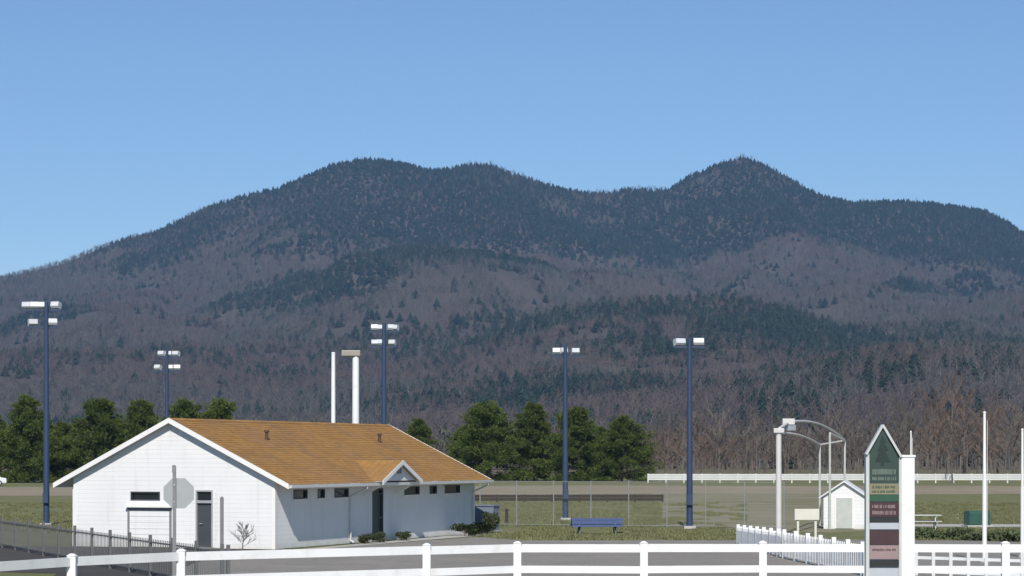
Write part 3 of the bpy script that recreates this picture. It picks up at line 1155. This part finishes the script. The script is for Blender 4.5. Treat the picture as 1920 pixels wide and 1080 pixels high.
def shrub_w(u, off, wd, hh, var, label, group=GS):
    p = along(u, off)
    shrub(960 + F * p.x / p.y, p.y, wd, hh, var, label, group)


shrub_w(wloc(660, 990)[0], .75, .85, .42, 0, 'small shrub against the wall on the window side of the green door')
shrub_w(wloc(684, 990)[0], .70, .7, .48, 1, 'small shrub squeezed beside the green door frame')
shrub_w(wloc(735, 990)[0], .70, .9, .40, 2, 'low wide shrub under the entrance gable past the green door')
shrub_w(wloc(838, 990)[0], .9, 1.3, .55, 0, 'wider shrub in the pair near the far wall corner')
shrub_w(wloc(868, 990)[0], .9, 1.4, .60, 1, 'shrub under the last small window near the far wall corner')
shrub_w(L_ + .55, .45, 1.1, 1.05, 2, 'tallest dark shrub at the far corner of the white building')
# bare shrub in front of the white gable
T, C = bare_tree_mesh(77, 1.15, .62, .006, nb=(16, 6, 6), vase=.8)
t = thing('leafless_shrub', (GX(455, 92.5), 92.5, -.01), 0, 'leafless tan shrub in front of the white gable corner', 'shrub')
T.build('stem', BARK, t)
C.build('twigs', TWIG, t)


# ------------------------------------------------------------------ sports light poles
def flood_mesh():
    H_ = MB()
    H_.prism([(-.17, -.13), (-.05, -.22), (.22, -.22), (.25, .15), (.14, .24), (-.17, .16)], 'x', -.24, .24)
    return H_.mesh('floodlight', LAMPW), MB().box(-.21, .21, .255, .275, -.19, .12).mesh('lamp_glass', LAMPG)


FLM, FLG = flood_mesh()


def light_pole(px, base, top, D, tiers, turn, label, r0=.17):
    z = H + (HZ - top) / F * D
    t = thing('light_pole', (GX(px, D), D, 0), turn, label, 'light pole', 'navy sports light poles')
    MB().tube((0, 0, -.1), (0, 0, z * .5), r0, r0 * .85, 12).tube((0, 0, z * .5), (0, 0, z), r0 * .85, r0 * .62, 12).build('pole', NAVY, t, smooth=True)
    MB().box(-.3, .3, -.3, .3, -.05, .12).build('footing', CONC, t)
    MB().box(-.14, .14, -r0 - .16, -r0 + .03, 1.2, 1.75).build('switch_box', NAVY, t)
    for (py, xs, dx) in tiers:
        zt = H + (HZ - py) / F * D
        k = D / F
        lo, hi = min(xs) * k - .3, max(xs) * k + .3
        MB().box(min(lo, -.2), max(hi, .2), .12, .22, zt - .34, zt - .24).build('crossarm', NAVY, t)
        for x in xs:
            f = use('floodlight', FLM, t, (x * k, .22, zt - .02), R.uniform(-.4, .4), (dx, 1.0, .85))
            f.rotation_euler.x = R.uniform(-.45, -.1)
            use('lamp_glass', FLG, f)
            MB().box(x * k - .03, x * k + .03, .15, .21, zt - .26, zt - .18).build('bracket', NAVY, t)


light_pole(87, 985, 566, 128, [(571, (-38, -23, -8, 16), .95), (603, (-27, 10), .95)], .0, 'navy light pole carrying the long upper light bar, beside the white gable')
light_pole(313, 0, 653, 172, [(662, (-11, 2, 16), .95), (688, (-18, 4, 18), .95)], .0, 'navy light pole rising behind the gable apex of the white building')
light_pole(720, 0, 606, 152, [(613, (-18, -7, 12, 20), .85), (641, (-18, -7, 15), .85)], .0, 'navy light pole rising behind the roof ridge near the white lamp post', .2)
light_pole(1060, 975, 647, 139, [(657, (-16, -3, 20), .9)], .12, 'navy light pole standing in front of the pine clump by the blue table')
light_pole(1293, 990, 633, 123, [(640, (-18, 18), 1.1)], .0, 'navy light pole with one pair of lights, standing by the wire fence')

# white poles behind the roof
t = thing('flagpole', (GX(625, 124), 124, 0), 0, 'thin white pole rising behind the roof ridge next to the lamp post', 'pole')
MB().tube((0, 0, -.1), (0, 0, 9.0), .14, .10, 10).build('shaft', WHITE, t, smooth=True)
MB().tube((0, 0, 9.0), (0, 0, 9.06), .12, .07, 10).build('cap', WHITE, t)
t = thing('lamp_post', (GX(667, 122), 122, 0), 0, 'thick white lamp post with brown box head rising behind the roof ridge', 'lamp post')
zt = H + (HZ - 668) / F * 122
MB().tube((0, 0, -.1), (0, 0, zt), .20, .17, 10).build('shaft', WHITE, t, smooth=True)
MB().box(-.72, .25, -.22, .22, zt, zt + .30).build('lamp_head', mat('taupe lamp head', (.30, .27, .22), .5, var=.1), t, bevel=.04)
MB().box(-.66, -.02, -.18, .18, zt - .03, zt - .004).build('lens', GLASS, t)
MB().box(-.3, .3, -.3, .3, -.05, .15).build('footing', CONC, t)

# ------------------------------------------------------------------ front white fence
FP = [(-70, 1067), (135, 1053), (340, 1043), (800, 1032), (970, 1028), (1207, 1028), (1430, 1027), (1657, 1028), (1885, 1028), (2110, 1029)]
RZ = 1.40
fp = []
for px, py in FP:
    D = (H - RZ) * F / (py - HZ)
    fp.append(Vector((GX(px, D), D, 0)))
t0 = thing('rail_fence', fp[0], 0, 'white vinyl rail fence with capped posts along the pavement', 'fence')
o0 = fp[0].copy()
POSTM = MB().box(-.095, .095, -.095, .095, -.1, 1.525).mesh('post', WHITE)
CAPM = MB().hexa([(-.108, -.108, 1.525), (.108, -.108, 1.525), (.108, .108, 1.525), (-.108, .108, 1.525), (-.04, -.04, 1.575), (.04, -.04, 1.575), (.04, .04, 1.575), (-.04, .04, 1.575)]).mesh('post_cap', WHITE)
for p in fp:
    pp = use('post', POSTM, t0, p - o0, R.uniform(-.04, .04))
    use('post_cap', CAPM, pp)
for p, q in zip(fp, fp[1:]):
    d = (q - p).normalized()
    for z, hh in ((RZ, .20), (RZ - .53, .18), (RZ - 1.05, .18)):
        jz = Vector((0, 0, R.uniform(-.008, .008)))
        MB().bar(p - o0 + d * .097 + Vector((0, 0, z)) + jz, q - o0 - d * .097 + Vector((0, 0, z)) - jz, .05, hh).build('rail', WHITE, t0)

# ------------------------------------------------------------------ dark picket railing on the left
A_, B_ = Vector((GX(-40, 102), 102, 0)), Vector((GX(428, 66), 66, 0))
t = thing('picket_railing', A_, 0, 'dark grey metal picket railing crossing in front of the white gable', 'railing')
dv = B_ - A_
LN = dv.length
dn = dv / LN
az = math.atan2(dn.y, dn.x)
n = int(LN / .21)
PK = MB().box(-.011, .011, -.011, .011, .1, 1.14).mesh('picket', BLACK)
PP = MB().box(-.045, .045, -.045, .045, -.1, 1.26).mesh('post', BLACK)
i_ = 0
for k in range(n + 1):
    p = dn * (LN * k / n)
    if k % 13 == 0 or k == n:
        use('post', PP, t, p, az)
    else:
        use('picket', PK, t, p, az)
for z in (.14, 1.04):
    MB().bar(Vector((0, 0, z)) - Vector((0, 0, 0)), dv + Vector((0, 0, z)), .045, .045).build('rail', BLACK, t)
# grey post at its end
t = thing('gate_post', (GX(416, 66.6), 66.6, 0), 0, 'thin grey steel post standing by the end of the dark railing', 'post')
MB().tube((0, 0, -.1), (0, 0, H + (HZ - 935) / F * 66.6), .05, .05, 8).build('shaft', STEELD, t)
MB().tube((0, 0, H + (HZ - 935) / F * 66.6), (0, 0, H + (HZ - 931) / F * 66.6), .06, .03, 8).build('cap', STEELD, t)

# stop sign seen from behind
D = 63.0
zc = H + (HZ - 925) / F * D
t = thing('stop_sign', (GX(327, D), D, 0), .06, 'eight sided traffic sign seen from its bare grey back, on a steel post', 'road sign')
MB().box(-.045, .045, -.03, .03, -.1, H + (HZ - 874) / F * D).build('post', STEELD, t)
oc = [(.11 + .43 * math.cos(math.pi / 8 + k * math.pi / 4), zc + .43 * math.sin(math.pi / 8 + k * math.pi / 4)) for k in range(8)]
MB().prism(oc, 'y', .034, .040).build('plate', ALU, t)
MB().prism([(.11 + (x - .11) * .985, zc + (z - zc) * .985) for x, z in oc], 'y', .0405, .0425).build('sign_face', mat('sign red', (.5, .02, .02), .4, var=.05), t)
for dz in (-.22, .22):
    MB().tube((0, -.045, zc + dz), (0, -.03, zc + dz), .025, .025, 6).build('bolt', STEEL, t)
MB().box(-.06, .03, -.035, .035, H + (HZ - 886) / F * D, H + (HZ - 872) / F * D).build('post_cap', STEELD, t)

# ------------------------------------------------------------------ field objects
# chain link fence
C0, C1 = Vector((GX(900, 128), 128, 0)), Vector((GX(1470, 122.5), 122.5, 0))
t = thing('chain_link_fence', C0, 0, 'tall galvanised wire mesh fence along the edge of the field', 'fence')
dv = C1 - C0
LN = dv.length
dn = dv / LN
FH = 2.35
nb_ = 8
PM = MB().tube((0, 0, -.1), (0, 0, FH + .05), .030, .030, 8).mesh('post', WIRE)
for k in range(nb_ + 1):
    use('post', PM, t, dn * LN * k / nb_)
for z in (FH, .08):
    MB().tube(Vector((0, 0, z)), dv + Vector((0, 0, z)), .018, .018, 6).build('rail', WIRE, t)
m = MB()
st = .13
for k in range(int(-FH / st), int(LN / st) + 1):
    for s in (1, -1):
        x0, x1 = k * st, k * st + FH
        z0, z1 = (.08, FH) if s > 0 else (FH, .08)
        fr0 = max(0, -x0 / FH)
        fr1 = min(1, (LN - x0) / FH)
        if fr1 <= fr0:
            continue
        p = dn * (x0 + FH * fr0) + Vector((0, 0, z0 + (z1 - z0) * fr0))
        q = dn * (x0 + FH * fr1) + Vector((0, 0, z0 + (z1 - z0) * fr1))
        m.tube(p, q, .0018, .0018, 3, cap=False)
w_ = m.build('wire_mesh', WIRE, t)
w_['kind'] = 'stuff'

# blue picnic table
D = 114.0
t = thing('picnic_table', (GX(1119, D), D, 0), 0.03, 'blue painted picnic table on the grass at the foot of a light pole', 'table')
for k in range(5):
    MB().box(-1.22, 1.22, -.40 + k * .162, -.40 + k * .162 + .15, .66, .745).build('top_plank', BLUE, t)
for s in (-1, 1):
    for k in range(2):
        y0 = s * .70 - .15 + k * .155
        MB().box(-1.22, 1.22, y0, y0 + .145, .36, .46).build('seat_plank', BLUE, t)
    for yy_ in (-1, 1):
        MB().bar((s * .85, yy_ * .72, -.02), (s * .85, yy_ * .22, .655), .09, .05, up=(1, 0, 0)).build('leg', BLUE, t)
    MB().box(s * .85 + .03, s * .85 + .07, -.84, .84, .27, .355).build('seat_beam', BLUE, t)
    MB().box(s * .85 + .03, s * .85 + .07, -.38, .38, .58, .655).build('top_beam', BLUE, t)

for s in (-1, 1):
    MB().box(-1.20, 1.20, s * .37 - .02, s * .37 + .02, .48, .655).build('apron', BLUE, t)

# low timber barrier across the field
K0, K1 = Vector((GX(880, 195), 195, 0)), Vector((GX(1242, 195), 195, 0))
t = thing('timber_barrier', K0, 0, 'long low dark brown timber barrier at the back of the field', 'barrier')
LN = (K1 - K0).length
nb_ = 7
for k in range(nb_ + 1):
    MB().box(LN * k / nb_ - .09, LN * k / nb_ + .09, -.09, .09, -.1, .58).build('post', TIMBER, t)
for k in range(nb_):
    for z in (.06, .32):
        MB().box(LN * k / nb_ + .095, LN * (k + 1) / nb_ - .095, -.06, .06, z, z + .24).build('plank', TIMBER, t)
# small dark marker post by the cabinet
t = thing('marker_post', (GX(950, 133), 133, 0), 0, 'short dark post on the grass near the utility cabinet', 'post')
MB().box(-.09, .09, -.09, .09, -.05, .72).build('shaft', TIMBER, t, bevel=.01)
MB().box(-.10, .10, -.10, .10, .72, .78).build('cap', TIMBER, t)

# far white fence
W0, W1 = Vector((GX(1215, 330), 330, 0)), Vector((GX(1990, 330), 330, 0))
t = thing('board_fence', W0, 0, 'long white board fence in front of the leafless thicket', 'fence')
LN = (W1 - W0).length
nb_ = 23
for k in range(nb_ + 1):
    MB().box(LN * k / nb_ - .09, LN * k / nb_ + .09, -.09, .09, -.1, 1.28).build('post', BOARDW, t)
for k in range(nb_):
    for z in (.38, .68, .98):
        MB().box(LN * k / nb_ - .05, LN * (k + 1) / nb_ - .06, -.125, -.092, z, z + .25).build('board', BOARDW, t)


# parked cars far off behind the field
def car(px, D, turn, paint, label):
    t = thing('parked_car', (GX(px, D), D, 0), turn, label, 'car', None)
    prof_ = [(-2.2, .35), (-2.25, .75), (-2.1, .92), (-1.3, .98), (-.75, 1.40), (.85, 1.44), (1.65, 1.0), (2.2, .92), (2.25, .5), (2.2, .32)]
    MB().prism(prof_, 'y', -.86, .86).build('body', paint, t, bevel=.06)
    MB().prism([(-1.12, 1.0), (-.68, 1.34), (.02, 1.37), (.02, 1.0)], 'y', -.866, .866).build('window', GLASS, t)
    MB().prism([(.10, 1.0), (.10, 1.37), (.80, 1.37), (1.42, 1.0)], 'y', -.866, .866).build('window', GLASS, t)
    for x in (-1.4, 1.4):
        for s in (-1, 1):
            wv = MB().tube((x, s * .68, .32), (x, s * .88, .32), .32, .32, 16).build('wheel', TYRE, t)
            MB().tube((x, s * .885, .32), (x, s * .895, .32), .19, .19, 12).build('rim', STEEL, wv)
    for s in (-1, 1):
        MB().box(2.2, 2.27, s * .7 - .14, s * .7 + .14, .68, .84).build('headlight', LAMPG, t)
        MB().box(-2.27, -2.18, s * .7 - .14, s * .7 + .14, .66, .82).build('tail_light', TAIL, t)


car(-22, 300, .2, CARW, 'white car parked in front of the outermost pine of the row')

# ------------------------------------------------------------------ right hand side
# white picket fence bending from the field edge towards the road
pa = [Vector((GX(1384, 101), 101, 0)), Vector((GX(1470, 87), 87, 0)), Vector((GX(1625, 74), 74, 0)), Vector((GX(1960, 70), 70, 0))]
t = thing('picket_fence', pa[0], 0, 'low white picket fence bending round behind the rail fence', 'fence')
PKT = MB().prism([(-.05, .06), (.05, .06), (.05, .68), (0, .75), (-.05, .68)], 'y', -.012, .012).mesh('picket', WHITE)
PPT = MB().box(-.07, .07, -.07, .07, -.1, .82).mesh('post', WHITE)
for si, (p, q) in enumerate(zip(pa, pa[1:])):
    dv = q - p
    LN = dv.length
    dn = dv / LN
    az = math.atan2(dn.y, dn.x)
    off = Vector((dn.y, -dn.x, 0)) * .055
    sp = .26 if si < 2 else .60
    n = int(LN / sp)
    for k in range(n):
        zs = 1.0 + .27 * k / n if si == 0 else 1.27
        if k % 8 == 0:
            use('post', PPT, t, p - pa[0] + dn * sp * k, az, (1, 1, zs))
        else:
            use('picket', PKT, t, p - pa[0] + dn * sp * k + off, az, (1, 1, zs))
    for z in (.18, .54) if si == 0 else (.20, .62):
        MB().bar(p - pa[0] + dn * .07 + Vector((0, 0, z)), q - pa[0] - dn * .07 + Vector((0, 0, z)), .04, .09).build('rail', WHITE, t)
use('post', PPT, t, pa[-1] - pa[0])

# white pipe cage frame
D0 = 100.0
o_ = Vector((GX(1460, D0), D0, 0))
t = thing('cage_frame', o_, 0, 'white steel pipe frame with thick front post and drooping overhead pipes', 'frame')


def loc(px, py, D):
    return P(px, py, D) - o_


z1 = loc(1460, 812, D0).z
MB().tube((0, 0, -.1), (0, 0, z1), .125, .115, 12).build('front_post', CAGE, t, smooth=True)
MB().box(-.22, .22, -.18, .18, z1, z1 + .20).build('post_head', CAGE, t, bevel=.03)
b1 = loc(1478, 792, D0 + 2)
MB().tube(Vector((.05, .1, z1 + .2)), b1, .06, .06, 8).build('strut', CAGE, t)
MB().box(b1.x - .26, b1.x + .26, b1.y - .2, b1.y + .2, b1.z - .1, b1.z + .16).build('lamp_box', CAGE, t, bevel=.02)
MB().box(b1.x - .18, b1.x + .30, b1.y - .16, b1.y + .16, b1.z - .34, b1.z - .11).build('lamp_lens', LAMPG, t)


def curve(p, q, sag, n=9):
    return [p.lerp(q, i / n) + Vector((0, 0, sag * 4 * (i / n) * (1 - i / n))) for i in range(n + 1)]


e1, e2, e3 = loc(1537, 834, 128), loc(1584, 826, 132), loc(1556, 812, 122)
MB().path(curve(Vector((.1, .1, z1)), e1, .16), .055).build('overhead_pipe', CAGE, t)
MB().path(curve(b1, e2, .40), .055).build('overhead_pipe', CAGE, t)
for e in (e1, e2, e3):
    MB().tube((e.x, e.y, -.1), e, .06, .06, 8).build('rear_post', PALEG, t)
MB().tube(e1, e2, .05, .05, 6).build('cross_pipe', CAGE, t)
MB().tube(e3, e2, .05, .05, 6).build('cross_pipe', CAGE, t)

# small white shed
D = 122.0
sx = GX(1583, D)
t = thing('shed', (sx, D, 0), -.22, 'small white gable front shed beyond the picket fence', 'shed')
hw, ev, ap, dp = 1.05, 1.72, 2.42, 1.9
MB().prism([(-hw, -.05), (hw, -.05), (hw, ev), (0, ap - .08), (-hw, ev)], 'y', 0, dp).build('wall', WALLW, t)
m = MB()
for s in (1, -1):
    m.prism([(0, ap + .03), (s * (hw + .22), ev - .12), (s * (hw + .22), ev - .19), (0, ap - .05 - .004 * (s < 0))], 'y', -.18, dp + .18)
m.build('roof', mat('white metal roof', (.70, .71, .72), .5, var=.06), t)
MB().box(-.40, .40, -.04, -.002, .02, 1.55).build('door', PALEG, t)
MB().box(-.48, -.405, -.05, -.001, .02, 1.62).box(.405, .48, -.05, -.001, .02, 1.62).box(-.405, .405, -.05, -.001, 1.555, 1.62).build('door_frame', TRIM, t)

# cream notice board
D = 108.0
t = thing('notice_board', (GX(1513, D), D, 0), .05, 'cream notice board on two posts in front of the white shed', 'sign')
zb = H + (HZ - 975) / F * D
MB().box(-.56, .56, -.03, .03, zb, zb + .50).build('panel', CREAM, t, bevel=.01)
for s in (-1, 1):
    MB().box(s * .40 - .05, s * .40 + .05, .035, .12, -.1, zb + .40).build('post', CREAM, t)

# pale picnic table and green cabinet on the lawn by the path
D = 120.0
t = thing('picnic_table', (GX(1728, D), D, 0), -.1, 'pale weathered picnic table on the lawn behind the sign pillar', 'table')
for k in range(5):
    MB().box(-.95, .95, -.40 + k * .162, -.40 + k * .162 + .15, .72, .765).build('top_plank', PALEG, t)
for s in (-1, 1):
    for k in range(2):
        y0 = s * .70 - .15 + k * .155
        MB().box(-.95, .95, y0, y0 + .145, .43, .47).build('seat_plank', PALEG, t)
    for yy_ in (-1, 1):
        MB().bar((s * .65, yy_ * .72, -.02), (s * .65, yy_ * .22, .72), .09, .05, up=(1, 0, 0)).build('leg', PALEG, t)
    MB().box(s * .65 + .03, s * .65 + .07, -.84, .84, .35, .428).build('seat_beam', PALEG, t)
    MB().box(s * .65 + .03, s * .65 + .07, -.38, .38, .64, .718).build('top_beam', PALEG, t)
D = 126.0
t = thing('transformer_box', (GX(1832, D), D, 0), .15, 'dark green transformer box on the lawn behind the white flagpole', 'utility box')
MB().box(-.68, .68, -.52, .52, -.04, .08).build('slab', CONC, t)
MB().prism([(-.45, .08), (.45, .08), (.45, .78), (-.32, .84), (-.45, .72)], 'x', -.58, .58).build('case', GREENM, t, bevel=.02)
for s in (-1, 1):
    MB().box(s * .28 - .26, s * .28 + .26, -.475, -.453, .14, .68).build('door', GREENM, t)

# low hedge
h0, h1 = Vector((GX(1712, 108), 108, 0)), Vector((GX(1985, 103), 103, 0))
t = thing('hedge', h0, 0, 'low rough dark hedge between the lawn and the picket fence', 'hedge')
r = random.Random(9)
m = MB()
dv = h1 - h0
for i in range(3600):
    s = r.random()
    p = dv * s + Vector((r.gauss(0, .32), r.gauss(0, .32), 0))
    top = .30 + .12 * math.sin(s * 41) + .09 * math.sin(s * 17 + 2)
    p.z = max(.03, top * (1 - (r.random() ** 2.2)))
    u = Vector((r.gauss(0, 1), r.gauss(0, 1), r.gauss(0, 1))).normalized() * .085
    v = u.orthogonal().normalized() * .055
    m.face([p - u, p + v, p + u, p - v])
m.build('foliage', HEDGE, t)
m = MB()
for i in range(40):
    p = dv * ((i + .5) / 40)
    m.tube(p + Vector((0, 0, -.05)), p + Vector((r.uniform(-.2, .2), r.uniform(-.2, .2), .2)), .015, .006, 4)
m.build('stems', BARK, t)['kind'] = 'stuff'


def flagpole(px, top, D, rr, label):
    z = H + (HZ - top) / F * D
    t = thing('flagpole', (GX(px, D), D, 0), 0, label, 'pole')
    MB().tube((0, 0, -.1), (0, 0, z * .55), rr, rr * .9, 10).tube((0, 0, z * .55), (0, 0, z), rr * .72, rr * .55, 10).build('shaft', TRIM, t, smooth=True)
    MB().tube((0, 0, z), (0, 0, z + .05), rr * .8, rr * .3, 8).build('cap', TRIM, t)
    MB().tube((0, 0, -.05), (0, 0, .12), rr * 2.2, rr * 1.6, 10).build('base', CONC, t)
    MB().tube((rr + .01, 0, 1.2), (rr + .01, 0, z * .95), .008, .008, 4).build('halyard', TRIM, t)


flagpole(1846, 774, 84, .085, 'tall white flagpole standing behind the picket fence near the green box')
flagpole(1917, 806, 88, .075, 'pale pole standing beside the hedge beyond the tall white flagpole')
flagpole(1708, 810, 95, .05, 'thin pale pole mostly hidden by the white sign pillar')

# ------------------------------------------------------------------ the tall directory sign
D = 53.5
k = D / F
t = thing('directory_sign', (GX(1653, D), D, 0), .0, 'tall green and maroon directory sign with pointed white top and white pillar', 'sign')


def zz(py):
    return H + (HZ - py) * k


def xx(px):
    return (px - 1653) * k


YF = -.12
bw = (1684 - 1628) * k
bk = MB().prism([(xx(1626), -.1), (xx(1686), -.1), (xx(1686), zz(850)), (xx(1653), zz(803)), (xx(1626), zz(846))], 'y', YF + .03, .10).build('back_board', SIGNL, t)
MB().prism([(xx(1629), zz(905)), (xx(1683.5), zz(905)), (xx(1683.5), zz(850)), (xx(1653), zz(808)), (xx(1629), zz(848))], 'y', YF, YF + .026).build('crest_panel', SIGNG, t)
# frame edges
MB().bar((xx(1622), YF + .02, zz(852)), (xx(1653), YF + .02, zz(797)), .20, .05, up=(0, 0, 1)).build('roof_trim', SIGNF, t)
MB().bar((xx(1688), YF + .02, zz(857)), (xx(1653), YF + .021, zz(797)), .198, .05, up=(0, 0, 1)).build('roof_trim', SIGNF, t)
MB().box(xx(1622), xx(1628), YF - .02, .11, -.1, zz(850)).build('side_post', SIGNF, t)
MB().box(xx(1684), xx(1688), YF - .02, .11, -.1, zz(852)).build('side_post', SIGNF, t)
MB().box(xx(1688) + .002, xx(1713), YF - .03, .20, -.1, zz(857)).build('pillar', WHITE, t, bevel=.008)
MB().box(xx(1686.5), xx(1714.5), YF - .05, .22, zz(857), zz(853)).build('pillar_cap', WHITE, t)


def panel(name, y0, y1, m, pr=.0, x0=1629, x1=1683.5):
    return MB().box(xx(x0), xx(x1), YF - pr, YF + .026, zz(y1), zz(y0)).build(name, m, t)


# dark evergreen emblem on the crest
em = [(1653, 815), (1660, 830), (1656, 830), (1664, 845), (1658, 845), (1668, 866), (1656, 866), (1656, 874), (1650, 874), (1650, 866), (1639, 866), (1648, 845), (1643, 845), (1650, 830), (1647, 830)]
MB().prism([(xx(x), zz(y)) for x, y in em], 'y', YF - .008, YF - .001).build('emblem', SIGNE, t)


def strokes(y0, y1, m, seed, pr, x0=1634, x1=1679):
    """worn, unreadable raised lettering reduced to short dashes"""
    r = random.Random(seed)
    b = MB()
    x = x0
    while x < x1 - 2:
        wv = r.uniform(.7, 1.7)
        b.box(xx(x), xx(min(x + wv, x1)), YF - pr - .006, YF - pr - .0005, zz(y1 - r.uniform(0, 1)), zz(y0 + r.uniform(0, 1)))
        x += wv + (.8 if r.random() < .82 else 2.6)
    b.build('lettering', m, t)


strokes(879, 890, SIGNY, 1, 0)
strokes(894, 901, SIGNY, 2, 0)
panel('tenant_panel', 906.5, 927, SIGNT, .01)
strokes(910, 916, SIGNG, 3, .01)
strokes(919, 924, SIGNG, 4, .01)
panel('stripe_panel', 928, 940, SIGNGL, .008)
panel('tenant_panel', 941, 969, SIGNM, .01)
strokes(946, 953, SIGNP, 5, .01)
strokes(957, 965, SIGNP, 6, .01)
panel('stripe_panel', 970, 979, SIGNK, .006)
panel('stripe_panel', 980, 992, SIGNL, .012)
panel('tenant_panel', 994, 1021, SIGNM, .01)
panel('tenant_panel', 1022, 1048, SIGNP, .008)
strokes(1028, 1033, SIGNM, 7, .008)
panel('tenant_panel', 1050, 1062, SIGNK, .008)

# ------------------------------------------------------------------ haze over the whole valley
hz = MB().box(-3260, 3260, -360, 6540, -8, 660).build('haze', None)
hz.data.materials.clear()
hm = bpy.data.materials.new('valley haze')
hm.use_nodes = True
nt = hm.node_tree
nt.nodes.clear()
pv = nt.nodes.new('ShaderNodeVolumePrincipled')
pv.inputs['Color'].default_value = (.31, .57, .95, 1)
pv.inputs['Density'].default_value = 0.000060
pv.inputs['Anisotropy'].default_value = 0.0
ou = nt.nodes.new('ShaderNodeOutputMaterial')
nt.links.new(pv.outputs[0], ou.inputs['Volume'])
hz.data.materials.append(hm)
hz['kind'] = 'stuff'
hz['label'] = 'thin blue haze filling the valley air'
